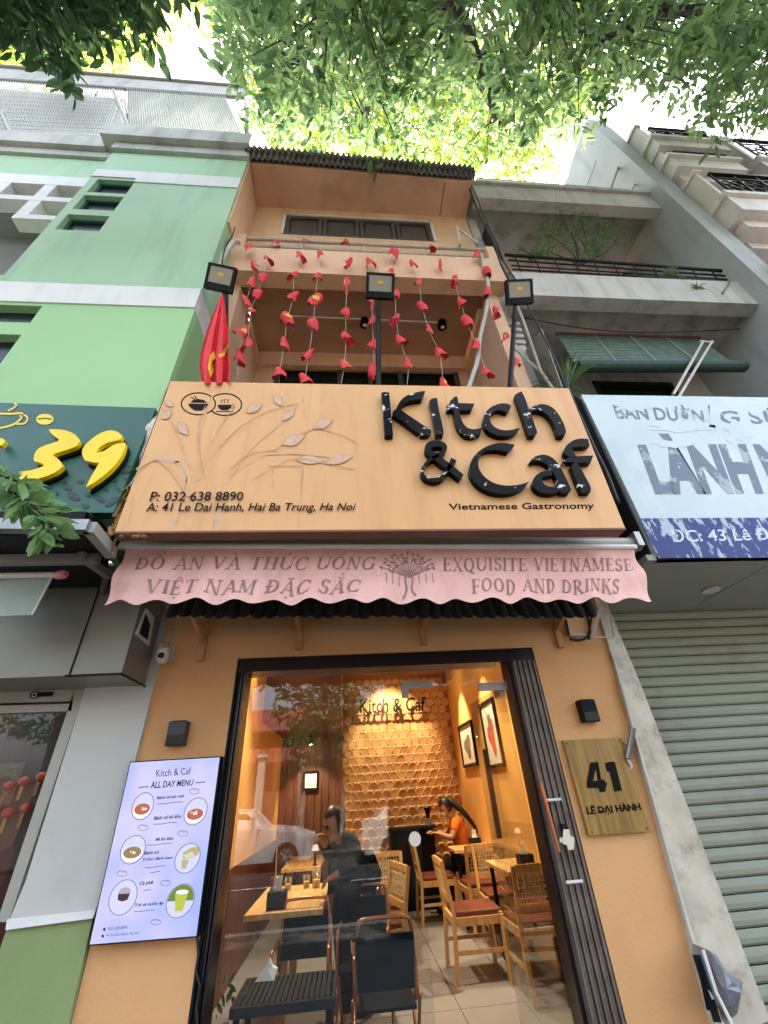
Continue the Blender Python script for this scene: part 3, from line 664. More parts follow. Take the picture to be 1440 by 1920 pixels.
B('roller_tube', MB().tube([PY(-80,1081,Y0), PY(104,1078,Y0)], .018, 10), 'camw', bs)
B('end_cap', MB().lathe(PY(106,1079,Y0), [(.0,0),(.022,0),(.026,.015),(.026,.045),(.018,.06)], 16, (1,-.2,.05)), 'pinkcap', bs)
fb = []
B('blind_fabric', MB().hexa([PY(-80,1090,Y0+.01), PY(97,1083,Y0+.01), PY(60,1153,Y0+.01), PY(-80,1158,Y0+.01)], (0,.006,0)), 'blindfab', bs)
B('fabric_edge', MB().bar(PY(97,1083,Y0), PY(60,1153,Y0), .008), 'camw', bs)
# small rubbish plastered on canopy handled by leaves below

# sign of no. 39
T = root('dark_green_sign', (-2, 2.0, 2.96), 'dark green sign board with yellow 39 and coffee beans', 'sign')
sy39 = 2.0
c4 = [PY(-90,752,sy39), PY(292,765,sy39), PY(213,961,sy39), PY(-90,961,sy39)]
B('sign_panel', MB().hexa([c4[3], c4[2], c4[1], c4[0]], (0,.065,0)), 'darkgreen', T)
f39 = lambda x, y: PY(*l7(x, y), sy39-.05)
n3 = [(182,210),(232,209),(282,226),(300,252),(290,272),(262,283),(205,300),(198,308),(228,328),(234,350),(205,374),(150,394),(100,403),(75,400),(71,370),(125,362),(165,347),(160,338),(126,328),(128,300),(150,275),(213,257),(222,248),(192,226)]
n9 = [(322,427),(334,400),(372,335),(352,335),(318,326),(305,300),(312,274),(352,238),(395,214),(436,214),(459,234),(452,248),(405,258),(372,275),(362,296),(385,296),(428,264),(470,260),(466,290),(438,338),(396,378),(350,412)]
B('numeral', MB().prism([f39(*p) for p in soften(n3)], (0,.03,0)), 'yellow', T)
B('numeral', MB().prism([f39(*p) for p in soften(n9)], (0,.03,0)), 'yellow', T)
B('numeral_back', MB().prism([f39(x+4, y+9)+V((0,.031,0)) for x, y in soften(n3)], (0,.018,0)), 'black', T)
B('numeral_back', MB().prism([f39(x+4, y+9)+V((0,.031,0)) for x, y in soften(n9)], (0,.018,0)), 'black', T)
B('letter_end', MB().prism([f39(*p) for p in ((-10,240),(14,246),(18,258),(4,270),(-10,268))], (0,.03,0)), 'yellow', T)
fp = lambda x, y: PY(*l7(x, y), sy39-.003)
B('cup_outline', ribbon(ribbon(MB(), smoothpts([(-30,150),(40,152),(82,150),(78,170),(50,192),(0,205),(-30,206)],5), 7, fp), smoothpts([(72,160),(95,158),(103,172),(90,188),(60,190)],5), 6, fp), 'yellow', T)
B('steam', ribbon(MB(), smoothpts([(30,140),(50,130),(62,118),(52,112)],4), 6, fp), 'yellow', T)
def bean(x, y, a, s_, m_, nm='coffee_bean'):
    pts = [fp(x + s_*(cos(t)*cos(a) - .62*sin(t)*sin(a)*-1), y + s_*(cos(t)*sin(a)*-1*-1 + .62*sin(t)*cos(a))) for t in [2*pi*k/14 for k in range(14)]]
    b_ = B(nm, MB().prism(pts, (0,.002,0)), m_, T)
    B('groove', ribbon(MB(), [(x - s_*.8*cos(a), y - s_*.8*sin(a)), (x + s_*.15*sin(a), y - s_*.1), (x + s_*.8*cos(a), y + s_*.8*sin(a))], s_*.16, lambda X, Y_: fp(X, Y_)-V((0,.001,0))), 'darkgreen', b_)
bean(168, 172, 0, 33, 'yellow', 'yellow_bean')
for (x, y, a, s_) in ((472,362,-.2,26),(440,430,1.2,16),(430,402,0,12),(395,436,.3,12),(370,420,.6,14),(330,456,0,14),(372,470,.3,22),(420,482,-.4,28),(320,498,0,15),(275,462,.2,25),(250,428,.2,20),(235,404,0,15),(300,406,0,13),(178,426,.1,15),(125,425,.3,13),(75,412,.5,12),(210,450,0,12),(150,452,.4,12),(470,395,.3,10),(345,392,.3,9)): bean(x, y, a, s_, 'brownprint')
# ------------------------------------------------------------------ main sign
sY = 2.0
A = root('shop_sign', (.2, 2.05, 2.78), 'large pale orange sign board with raised black shop lettering above the pink awning', 'sign')
TL, TR, BR_, BL_ = PY(320,715,sY), PY(1066,728,sY), PY(1172,990,sY), PY(215,997,sY)
B('face_panel', MB().hexa([BL_, BR_, TR, TL], (0,.03,0)), 'signface', A)
B('back_box', MB().hexa([BL_+V((.03,.031,.02)), BR_+V((-.03,.031,.02)), TR+V((-.03,.031,-.02)), TL+V((.03,.031,-.02))], (0,.06,0)), 'wornwood', A)
B('bottom_lip', MB().hexa([BL_+V((0,-.004,-.012)), BR_+V((0,-.004,-.012)), BR_+V((0,-.004,0)), BL_+V((0,-.004,0))], (0,.085,0)), 'brown_in', A)
for t in (.335, .667):
    a = BL_.lerp(BR_, t); b = TL.lerp(TR, t); B('panel_seam', MB().bar(a+V((0,-.0005,0)), b+V((0,-.0005,0)), .002, .001), 'linep', A)
# loose white vinyl down the left edge and flaking timber below
mb = MB(); n = 16
for i in range(n+1):
    t = i/n; c = TL.lerp(BL_, t*.74) ; wv = .025*sin(t*9) + .015*sin(t*23)
    mb.v += [c+V((-.005,.0,0)), c+V((-.035+wv*.3,.03+wv,0)), c+V((-.045+wv*.5,.12,0))]
    if i: o = 3*i; mb.f += [(o-3,o-2,o+1,o),(o-2,o-1,o+2,o+1)]
B('loose_vinyl_edge', mb, 'clothw', A)
mb = MB()
for i in range(26):
    t = .70+.30*i/25; c = TL.lerp(BL_, t)+V((-.02-random.random()*.03, .02+random.random()*.05, 0))
    mb.bar(c, c+V((random.uniform(-.02,.03), random.uniform(-.03,.02), -.05-random.random()*.04)), random.uniform(.008,.022), random.uniform(.004,.012))
B('flaking_edge', mb, 'wornwood', A)
mb = MB()
for i in range(8):
    c = PY(228+i*6, 1003+random.uniform(-3,3), sY+.01); mb.ellipsoid(c, .012+.006*random.random(), .012, .011, 7, 5)
B('foam_remains', mb, 'wornwood', A)
fk = lambda x, y: PY(*kz(x, y), sY-.045)
L_ = {
 'K1': [(110,50),(132,47),(155,50),(167,175),(178,298),(155,303),(130,300),(120,180)],
 'K2': [(200,138),(222,95),(262,65),(310,50),(367,40),(358,66),(345,90),(290,94),(250,108),(216,134)],
 'K3': [(175,165),(190,150),(207,141),(300,205),(405,275),(392,290),(380,300),(340,301),(255,235),(174,178)],
 'i': [(392,98),(410,84),(436,84),(450,170),(475,270),(473,298),(430,300),(412,200),(396,115)],
 't1': [(492,130),(520,110),(590,112),(656,115),(638,152),(570,153),(495,150)],
 't2': [(514,100),(530,82),(550,70),(560,84),(568,170),(585,225),(612,258),(652,268),(702,256),(692,290),(650,309),(605,304),(570,276),(548,232),(534,165),(526,112)],
 'c': [(873,130),(850,114),(800,114),(745,138),(712,180),(703,225),(725,270),(770,298),(830,309),(890,296),(925,256),(870,272),(815,272),(772,254),(747,222),(747,188),(768,160),(802,150),(845,166),(862,150)],
 'h1': [(893,65),(912,52),(932,44),(948,72),(985,170),(1025,285),(1010,304),(975,304),(940,200),(902,90)],
 'h2': [(978,150),(1010,124),(1060,117),(1110,134),(1150,178),(1180,235),(1195,280),(1185,304),(1145,304),(1125,238),(1090,184),(1050,158),(1010,152),(985,166)],
 'C': [(893,356),(830,344),(770,348),(700,378),(650,425),(625,480),(628,532),(660,582),(720,625),(800,646),(880,641),(940,616),(975,574),(920,592),(850,598),(780,587),(720,552),(682,502),(675,452),(692,408),(722,388),(790,384),(850,399),(876,378)],
 'a1': [(980,456),(1010,424),(1060,412),(1110,427),(1155,474),(1190,545),(1225,620),(1212,638),(1162,638),(1150,590),(1122,522),(1088,474),(1040,448)],
 'a2': [(1112,503),(1062,508),(1015,535),(995,572),(1005,612),(1045,639),(1100,646),(1158,632),(1150,602),(1105,606),(1066,592),(1048,564),(1064,542),(1112,538)],
 'f1': [(1332,362),(1322,324),(1275,319),(1225,334),(1185,372),(1182,405),(1215,432),(1255,432),(1236,396),(1226,374),(1268,368),(1302,370)],
 'f2': [(1222,482),(1238,466),(1256,456),(1298,530),(1341,610),(1335,637),(1285,637),(1250,560)],
 'f3': [(1174,457),(1210,424),(1280,422),(1354,419),(1338,461),(1260,461)]}
LT = {}
k = 0
def letter(nm, polys, dz=0):
    global k
    mb = MB()
    for pl_ in polys:
        k += 1; mb.prism([fk(*p)+V((0,-.0007*(k%5),0)) for p in soften(pl_)], (0,.044,0))
    return B('letter', mb, 'blackac', A)
letter('K', [L_['K1'], L_['K2'], L_['K3']]); letter('i', [L_['i']]); letter('t', [L_['t1'], L_['t2']]); letter('c', [L_['c']]); letter('h', [L_['h1'], L_['h2']])
letter('C', [L_['C']]); letter('a', [L_['a1'], L_['a2']]); letter('f', [L_['f1'], L_['f2'], L_['f3']])
amp = smoothpts([(580,545),(510,490),(440,435),(390,395),(385,368),(410,350),(455,350),(482,368),(470,400),(430,425),(400,440),(368,470),(348,510),(365,545),(410,562),(455,552),(495,510),(535,440)], 5)
ws = [38*(1-.0*i/len(amp)) if i < 30 else 26+10*sin(i/12) for i in range(len(amp))]; ws = [w_*(1 if i < len(amp)-8 else .5+.7*(i-len(amp)+8)/8) for i, w_ in enumerate(ws)]
B('letter', ribbon(MB(), amp, ws, fk, (0,.044,0)), 'blackac', A)
qk = lambda *c: [PY(*kz(*p), sY-.001) for p in c]
text('tagline', 'Vietnamese Gastronomy', qk((503,702),(1356,695),(508,750),(1360,744)), 'blackprint', .0015, A, bold=.012)
text('phone_line', 'P: 032 638 8890', [PY(*p, sY-.008) for p in ((283,922),(456,922),(280,940),(456,938))], 'blackprint', .0015, A, shear=.12, bold=.006)
text('address_line', 'A: 41 Le Dai Hanh, Hai Ba Trung, Ha Noi', [PY(*p, sY-.008) for p in ((276,943),(668,943),(273,964),(664,961))], 'blackprint', .0015, A, shear=.12, bold=.006)
# round bowl and cup emblem
fs_ = lambda x, y, d=.001: PY(x, y, sY-d)
def ell(cx, cy, rx, ry, n=28, a0=0, a1=2*pi): return [(cx+rx*cos(a0+(a1-a0)*i/n), cy+ry*sin(a0+(a1-a0)*i/n)) for i in range(n+1)]
E1 = root('round_emblem', fs_(398,757), 'two linked round black emblems with a bowl and a steaming cup on the orange sign', 'logo')
B('ring', ribbon(MB(), ell(372,757,32,20.5), 2.4, fs_), 'blackprint', E1)
B('ring', ribbon(MB(), ell(422,758.5,31,20.5,24,-2.55,2.55), 2.4, fs_), 'blackprint', E1)
B('bowl', MB().prism([fs_(x,y) for x, y in [(353,757),(391,757),(388,763),(381,768),(377,770),(366,770),(359,766),(354,761)]], (0,-.001,0)).prism([fs_(x,y) for x, y in [(357,755),(362,750),(372,748),(382,750),(388,755)]], (0,-.001,0)), 'blackprint', E1)
B('chopsticks', ribbon(ribbon(MB(), [(358,744),(368,751)], 2, fs_), [(364,742),(371,750)], 2, fs_), 'blackprint', E1)
B('cup', MB().prism([fs_(x,y) for x, y in [(408,759),(434,759),(432,765),(427,769),(415,769),(410,765)]], (0,-.001,0)), 'blackprint', E1)
B('saucer', ribbon(ribbon(MB(), [(405,771.5),(437,771.5)], 1.8, fs_), ell(436,762,4,3,10), 1.4, fs_), 'blackprint', E1)
B('steam', ribbon(ribbon(ribbon(MB(), [(416,756),(414,752),(418,749)], 1.4, fs_), [(421,756),(420,751),(424,748)], 1.4, fs_), [(427,756),(426,752),(430,749)], 1.4, fs_), 'blackprint', E1)
# worn leaf and tree-line prints
def leafp(cx, cy, l, wd, a):
    pts = [(cx+cos(a)*l*u - sin(a)*wd*v_, cy+sin(a)*l*u + cos(a)*wd*v_) for u, v_ in ((-1,0),(-.5,-.7),(0,-1),(.5,-.65),(1.1,0),(.5,.6),(0,.85),(-.5,.6))]
    b_ = B('leaf_print', MB().prism([fs_(*p, .0056) for p in pts], (0,-.0008,0)), 'leafprint', A)
    B('leaf_outline', ribbon(MB(), pts+[pts[0]], 1.1, lambda x, y: fs_(x, y, .0068)), 'linep', b_)
for a in ((342,803,15,10,.9),(312,777,12,9,-.8),(327,800-8,0.1,.1,0)) [:2] + ((476,765,17,9,-.5),(521,750,13,8,.9),(540,778,16,8,-.7),(604,795,20,10,-.4),(550,825,22,12,-.4),(580,862,26,9,.05),(635,862,26,9,-.25),(316,756,10,6,.6)): leafp(*a)
rs = random.Random(3)
for ri, (pth, w0) in enumerate((([(352,992),(356,930),(372,880),(420,830),(480,790)],17), ([(420,992),(418,940),(432,890),(500,850),(560,835)],15), ([(372,880),(372,820),(385,775),(400,740)],9), ([(372,900),(340,840),(322,790)],8), ([(432,890),(470,840),(530,790),(560,755)],8), ([(500,850),(560,850),(625,858)],7), ([(500,850),(560,815),(600,800)],6), ([(356,930),(320,880),(290,862),(255,880)],10))):
    B('relief_branch', ribbon(MB(), smoothpts(pth, 6), [w0*(1-.7*i/(6*(len(pth)-1))) for i in range(6*(len(pth)-1)+1)], lambda x, y, ri=ri: fs_(x, y, .0006+.0006*ri)), 'relief', A)
mb = MB()
paths = [[(470,900),(520,872),(560,860),(665,880)],[(500,873),(567,873)],[(512,878),(512,915)],[(567,873),(565,925)],[(410,840),(450,800),(500,772),(560,755)],[(385,900),(375,850),(372,800),(385,760)],[(430,880),(470,850),(520,845)],
  [(300,760),(320,790),(345,840)],[(330,985),(345,920),(348,890),(330,868),(285,862)],[(400,990),(402,950),(405,930)],[(440,760),(420,790),(395,830)],[(590,800),(640,815),(668,830)],[(250,900),(262,880),(280,870)],[(568,740),(571,790)],[(240,980),(250,930)]]
for pth in paths: ribbon(mb, smoothpts(pth, 8), [rs.uniform(.5,1.7) for _ in range((len(pth)-1)*8+1)], lambda x, y: fs_(x, y, .0076))
B('tree_line_print', mb, 'linep', A)
for (pth, wd) in (([(268,866),(320,858),(345,890),(346,920)],7), ([(318,990),(332,965)],8), ([(405,965),(404,990)],9), ([(310,870),(345,868),(350,905)],3)):
    B('faded_trunk_print', ribbon(MB(), smoothpts(pth, 6), wd, lambda x, y: fs_(x, y, .0003)), 'leafprint', A)

# ------------------------------------------------------------------ awning
W = root('retractable_awning', (.25, 2.3, 2.8), 'faded pink retractable awning with scalloped printed valance under the sign', 'awning')
aY = 2.2
B('cassette', MB().tube([PY(213,1019,aY+.07), PY(1197,1021,aY+.07)], .045, 14), 'alu_l', W)
B('front_bar', MB().tube([PY(224,1024,aY+.0), PY(1192,1026,aY+.0)], .018, 10), 'camw', W)
B('end_bracket', MB().box(1.86, 1.9, 2.2, 2.6, 2.76, 2.86), 'steel', W)
B('end_bracket', MB().box(-1.4, -1.36, 2.2, 2.6, 2.76, 2.86), 'steel', W)
B('backing_board', MB().hexa([PY(240,1012,2.42), PY(1160,1008,2.42), PY(1150,985,2.42), PY(250,985,2.42)], (0,.02,0)), 'brown_in', W)
nU, nV = 170, 12
vT = [PY(236,1028,aY), PY(1190,1030,aY)]; vB = [PY(190,1134,aY-.09), PY(1222,1130,aY-.09)]
def val(u, v_, off=0.):
    t = vT[0].lerp(vT[1], u); b = vB[0].lerp(vB[1], u); p = t.lerp(b, v_)
    sc_ = .5-.5*cos(2*pi*(u*15+.15)); drop = .0 if v_ < 1 else 0
    p = p + (b-t).normalized()*( -.035*sc_*max(0, v_-.55)/.45)
    p.y += .012*sin(u*60+v_*2)*v_ + .008*sin(u*23+1)*v_ + .006*sin(u*140)*(v_**2)
    # creases near the ends
    e = min(u, 1-u); p.y += .02*math.exp(-e*28)*sin(v_*9)
    p.y -= off; return p
mb = MB()
for i in range(nU+1):
    for j in range(nV+1): mb.v.append(val(i/nU, j/nV))
for i in range(nU):
    for j in range(nV): o = i*(nV+1)+j; mb.f.append((o, o+1, o+nV+2, o+nV+1))
va = B('valance', mb, 'pink', W, smooth=True)
# serif lettering for the valance
def glyph(ch):
    """polygons (x,y up) in a cap-height-1 box, and the advance"""
    T_, t_, s_ = .18, .08, .06; P = []
    def bx(x0, y0, x1, y1): P.append([(x0,y0),(x1,y0),(x1,y1),(x0,y1)])
    def serif(x, y, wd=.30): bx(x-wd/2, y, x+wd/2, y+s_)
    def stem(x, w_=T_, y0=0, y1=1, sb=True, stp=True):
        bx(x-w_/2, y0, x+w_/2, y1)
        if sb: serif(x, y0)
        if stp: serif(x, y1-s_)
    def line(a, b, w_):
        P.append([(a[0]-w_/2, a[1]), (a[0]+w_/2, a[1]), (b[0]+w_/2, b[1]), (b[0]-w_/2, b[1])])
    def arc(cx, cy, rx, ry, a0, a1, n=14, T2=T_):
        o_ = []; i_ = []
        for k_ in range(n+1):
            a = R(a0+(a1-a0)*k_/n); th = t_+(T2-t_)*abs(cos(a))
            o_.append((cx+rx*cos(a), cy+ry*sin(a))); i_.append((cx+(rx-th)*cos(a), cy+(ry-th*.75)*sin(a)))
        for k_ in range(n): P.append([o_[k_], o_[k_+1], i_[k_+1], i_[k_]])
    base = {'Đ':'D','Ồ':'O','Ố':'O','Ă':'A','Ắ':'A','Ặ':'A','À':'A','Ứ':'U','Ệ':'E'}.get(ch, ch); adv = .8
    if base == 'D':
        stem(.2); arc(.32,.5,.48,.5,-90,90); bx(.2,.955,.33,1); bx(.2,0,.33,.045); adv = .88
        if ch == 'Đ': bx(.0,.47,.42,.53)
    elif base == 'O': arc(.42,.5,.42,.52,0,360,26); adv = .92
    elif base == 'Q': arc(.42,.5,.42,.52,0,360,26); P.append([(.4,.06),(.52,.1),(.86,-.22),(.66,-.2)]); adv = .92
    elif base == 'C': arc(.44,.5,.44,.52,48,312,22); bx(.72,.66,.765,.98); bx(.72,.05,.765,.3); adv = .86
    elif base == 'G': arc(.44,.5,.44,.52,48,320,22); bx(.72,.66,.765,.98); bx(.66,.03,.79,.42); serif(.74,.40,.3); adv = .94
    elif base == 'A': line((.1,0),(.42,1),.06); line((.74,0),(.44,1),.15); bx(.22,.32,.62,.37); serif(.1,0,.26); serif(.74,0,.3); adv = .88
    elif base == 'V': line((.42,0),(.12,1),.15); line((.43,0),(.74,1),.06); serif(.12,.955,.3); serif(.74,.955,.26); adv = .86
    elif base == 'W': line((.34,0),(.1,1),.13); line((.35,0),(.58,1),.05); line((.8,0),(.56,1),.13); line((.81,0),(1.02,1),.05); serif(.1,.955); serif(1.02,.955); adv = 1.12
    elif base == 'N': stem(.12,.06); line((.68,0),(.12,1),.15); stem(.7,.06,sb=False); adv = .88
    elif base == 'M': stem(.1,.06); line((.46,.05),(.12,1),.15); line((.47,.05),(.82,1),.05); stem(.86,.15); adv = 1.08
    elif base == 'T': stem(.4,stp=False); bx(.05,.955,.75,1); bx(.05,.76,.09,1); bx(.71,.76,.75,1); adv = .82
    elif base == 'H': stem(.18); stem(.72); bx(.2,.48,.7,.53); adv = .92
    elif base == 'U': stem(.15,y0=.3,sb=False); arc(.44,.34,.365,.36,180,360,14); bx(.75,.3,.81,1); serif(.78,.955,.26); adv = .92
    elif base == 'I': stem(.18); adv = .38
    elif base == 'E': stem(.18); bx(.18,.955,.66,1); bx(.18,0,.68,.045); bx(.2,.48,.5,.525); bx(.62,.78,.66,1); bx(.64,0,.68,.24); bx(.48,.38,.52,.62); adv = .76
    elif base == 'F': stem(.18); bx(.18,.955,.66,1); bx(.2,.48,.5,.525); bx(.62,.76,.66,1); bx(.48,.38,.52,.62); adv = .72
    elif base == 'S':
        arc(.33,.74,.27,.28,20,270,14); arc(.33,.26,.3,.28,-160,90,14); bx(.56,.7,.6,1); bx(.03,0,.07,.3); adv = .68
    elif base == 'X': line((.7,0),(.12,1),.15); line((.1,0),(.7,1),.055); serif(.7,0); serif(.12,.955); serif(.1,0,.24); serif(.7,.955,.24); adv = .84
    elif base == 'R': stem(.18); arc(.32,.73,.34,.27,-90,90); bx(.2,.955,.34,1); bx(.2,.46,.34,.505); line((.74,0),(.38,.48),.15); serif(.76,0,.22); adv = .84
    elif base == 'P': stem(.18); arc(.32,.72,.36,.28,-90,90); adv = .76
    elif base == 'K': stem(.18); line((.25,.42),(.66,1),.055); line((.74,0),(.4,.6),.15); serif(.74,0,.26); serif(.66,.955,.24); adv = .86
    else: adv = .36
    cx = .42
    if ch in 'ỒỐỆ': P.append([(cx-.2,1.08),(cx-.14,1.08),(cx+.02,1.24),(cx-.02,1.26)]); P.append([(cx+.2,1.08),(cx+.14,1.08),(cx-.02,1.24),(cx+.02,1.26)])
    if ch == 'Ồ': P.append([(cx+.12,1.42),(cx+.2,1.46),(cx+.3,1.28),(cx+.26,1.26)])
    if ch == 'Ố': P.append([(cx+.3,1.42),(cx+.2,1.46),(cx+.12,1.28),(cx+.16,1.26)])
    if ch in 'ĂẮẶ': arcp = [(cx+.18*cos(R(a)), 1.24+.16*sin(R(a))) for a in range(180,361,20)]; arci = [(cx+.12*cos(R(a)), 1.24+.1*sin(R(a))) for a in range(180,361,20)]; [P.append([arcp[q], arcp[q+1], arci[q+1], arci[q]]) for q in range(len(arcp)-1)]
    if ch == 'Ắ': P.append([(cx+.12,1.52),(cx+.02,1.54),(cx-.04,1.32),(cx,1.3)])
    if ch == 'À': P.append([(cx-.2,1.3),(cx-.08,1.34),(cx+.04,1.1),(cx,1.08)])
    if ch == 'Ứ': P.append([(cx+.16,1.34),(cx+.04,1.38),(cx-.04,1.1),(cx,1.08)]); P.append([(.8,.96),(.93,1.05),(.96,1.14),(.88,1.18),(.86,1.08),(.78,1.0)])
    if ch in 'ỆẶ': P.append([(cx-.06,-.24),(cx+.06,-.24),(cx+.06,-.12),(cx-.06,-.12)])
    return P, adv
def valtext(s, x0, x1, ytop, ybot, slant, nm):
    """x in photo pixels along the valance, y likewise, mapped to the cloth"""
    tot = sum(glyph(c)[1]+.08 for c in s); x = 0; k2 = 0
    for c in s:
        P, adv = glyph(c); mb = MB()
        for pl_ in (P if c != ' ' else []):
            k2 += 1; pp = []
            for (gx, gy) in pl_:
                X = x0 + (x1-x0)*(x+gx)/tot + slant*gy; Yp = ybot + (ytop-ybot)*gy
                v_ = (Yp-1029)/(1132-1029); le = 236-46*v_; re_ = 1190+32*v_; u = (X-le)/(re_-le)
                pp.append(val(u, min(max(v_,0),1.0), .003+.0004*(k2%4)))
            mb.quad(*pp)
        if mb.v: B('letter', mb, 'pinkprint', va)
        x += adv+.08
valtext('ĐỒ ĂN VÀ THỨC UỐNG', 246, 681, 1047, 1071, 8, None)
valtext('VIỆT NAM ĐẶC SẮC', 262, 650, 1091, 1117, 9, None)
valtext('EXQUISITE VIETNAMESE', 808, 1187, 1048, 1074, 0, None)
valtext('FOOD AND DRINKS', 862, 1161, 1090, 1117, 0, None)
def fv(x, y, off=.003):
    v_ = (y-1029)/103; le = 236-46*v_; re_ = 1190+32*v_; return val((x-le)/(re_-le), min(max(v_,0),1), off)
mb = MB(); rs = random.Random(5)
for sg, x0 in ((-1,738),(1,748)): ribbon(mb, smoothpts([(x0-sg*-7,1124),(x0,1108),(x0+sg*2,1090),(x0+sg*0,1076)],5), [4.6-i*.13 for i in range(16)], fv)
for a in range(-80, 81, 13):
    t = R(a); L0 = 36+rs.uniform(-3,5) if abs(a) < 60 else 46
    e = (743+sin(t)*52, 1074-cos(t)*37)
    ribbon(mb, smoothpts([(743,1084),(743+sin(t)*L0*.5, 1080-cos(t)*L0*.35), e],5), [2.6-.17*i for i in range(11)], lambda x, y: fv(x, y, .0032))
    for q in range(3):
        c = (743+(e[0]-743)*(.62+q*.16)+rs.uniform(-4,4), 1084+(e[1]-1084)*(.62+q*.16)+rs.uniform(-3,3)); al = rs.uniform(-1,1)
        mb.quad(*[fv(c[0]+5.2*cos(al+b_)*s2, c[1]+5.2*sin(al+b_)*s2, .0036) for b_, s2 in ((0,1),(1.57,.4),(3.14,1),(4.71,.4))])
for x in (700,712,724,762,775,788): ribbon(mb, [(x,1078),(x+.5,1104-abs(x-743)*.15)], 1.3, fv)
B('tree_print', mb, 'pinkprint', va)

# ------------------------------------------------------------------ small tile eave under the awning, with timber brackets
Ev = root('tiled_eave', (.3, 2.75, 2.5), 'small dark clay tile eave on timber brackets over the shop door', 'eave')
x0, x1 = -1.10, 1.60
ez = lambda x: 2.465 - .085*(x-x0)/(x1-x0)
B('eave_board', MB().add([(x0,2.54,ez(x0)+.05),(x1,2.54,ez(x1)+.05),(x1,2.999,ez(x1)+.245),(x0,2.999,ez(x0)+.245),(x0,2.54,ez(x0)+.075),(x1,2.54,ez(x1)+.075),(x1,2.999,ez(x1)+.27),(x0,2.999,ez(x0)+.27)], [(0,3,2,1),(4,5,6,7),(0,1,5,4),(1,2,6,5),(2,3,7,6),(3,0,4,7)]), 'clayd', Ev)
tl_ = None; n = 37
for r_ in range(3):
    for i in range(n - (r_ % 2)):
        xx = x0 + (x1-x0)*(i+.5+.5*(r_ % 2))/n
        if tl_ is None:
            mb = MB(); cols = 6
            for q in range(cols+1):
                u = q/cols*2-1; y_ = -.028*(1-u*u)
                for (z_, ex) in ((.17, 1), (.05, 1), (.012+.03*abs(u)**2.2, 1), (.004+.03*abs(u)**2.2, .55)): mb.v.append(V((u*.037, y_*ex, z_)))
            for q in range(cols):
                for j in range(3): o = q*4+j; mb.f.append((o, o+1, o+5, o+4))
            tl_ = B('tile', mb, 'clayd', Ev, local=True); e = tl_
        else: e = again(tl_, parent=Ev)
        e.location = V((xx, 2.49+r_*.022, ez(xx)-.004+r_*.022+random.uniform(-.006,.006))) - WL[Ev.name]; e.rotation_euler = (R(-14)+random.uniform(-.1,.1), random.uniform(-.15,.15), random.uniform(-.25,.25))
for (x, yb_, hh) in ((375,1240,0),(560,1219,0),(796,1211,0),(1052,1215,0)):
    pb = PY(x, yb_, 2.985); X_ = pb.x; z0 = pb.z
    B('bracket', MB().box(X_-.022, X_+.022, 2.955, 2.999, z0, 2.62).prism([(X_-.015,2.953,z0+.12),(X_-.015,2.953,z0+.2),(X_-.015,2.75,2.56),(X_-.015,2.70,2.54)], (.03,0,0)), mat('painted timber '+str(x), 'C79668', .7, 'AD7E55', 12, .1) if x == 375 else bpy.data.materials['painted timber 375'], Ev)

# ------------------------------------------------------------------ things on the ground floor wall
c = root('security_camera', PY(305,1230,2.93), 'white dome security camera on the orange wall left of the door', 'camera')
p0 = PY(318,1226,2.999); B('wall_bracket', MB().hexa([p0+V((-.03,0,-.045)), p0+V((.03,0,-.045)), p0+V((.03,0,.045)), p0+V((-.03,0,.045))], (0,-.015,0)).bar(p0+V((0,-.015,.03)), p0+V((-.03,-.1,.03)), .03, .02), 'camw', c, bevel=.003)
p1 = PY(306,1226,2.9); B('camera_head', MB().lathe(p1, [(.0,.045),(.03,.042),(.042,.02),(.042,-.02),(.036,-.045),(.02,-.06),(0,-.063)], 18), 'camw', c, smooth=True)
B('camera_lens', MB().lathe(p1+V((.004,-.032,-.02)), [(.0,.014),(.02,.008),(.022,-.01),(.0,-.012)], 14, (0,-1,-.3)), 'lens', c, smooth=True)
B('white_cable', MB().tube([p0+V((.0,-.003,.045)), p0+V((-.0,-.003,.3))], .004, 6), 'camw', c)
for (cx, cy, m_, lab) in ((337,1376,'lampb','dark navy wall lamp on the orange wall left of the door, above the menu screen'), (1097,1334,'black','black wall lamp on the orange wall right of the door, above the brass plaque')):
    p0 = PY(cx, cy, 2.999); l = root('wall_lamp', p0, lab, 'lamp', 'up and down wall lamps beside the door')
    B('housing', MB().box(p0.x-.055, p0.x+.055, 2.93, 2.999, p0.z-.07, p0.z+.065), m_, l, bevel=.006)
    B('lamp_glass', MB().box(p0.x-.048, p0.x+.048, 2.926, 2.9295, p0.z-.065, p0.z-.012), 'glassdark', l)
    B('cap', MB().box(p0.x-.04, p0.x+.04, 2.94, 2.99, p0.z+.0655, p0.z+.068), 'dark', l)
pq = [PY(*t, 2.965) for t in ((1056,1388),(1165,1383),(1219,1558),(1105,1567))]
pl = root('house_number_plaque', pq[3], 'brass coloured wood grain plaque with the house number, right of the door', 'plaque')
B('plate', MB().hexa([pq[3], pq[2], pq[1], pq[0]], (0,.032,0)), 'woodp', pl)
n41 = lambda *c: [PY(*t, 2.9645) for t in c]
fq = lambda x, y: PY(1000+x/3, 1280+y/3, 2.9645)
B('numeral', MB().prism([fq(*p) for p in ((322,449),(362,446),(378,546),(392,545),(412,570),(404,585),(402,612),(374,615),(366,590),(303,592),(300,565))], (0,-.008,0)), 'blackprint', pl)
B('numeral_counter', MB().prism([fq(*p)+V((0,-.0085,0)) for p in ((347,490),(332,553),(357,551))], (0,.0005,0)), 'woodp', pl)
B('numeral', MB().prism([fq(*p) for p in ((405,452),(430,445),(455,445),(495,606),(457,611),(430,500),(412,497))], (0,-.008,0)), 'blackprint', pl)
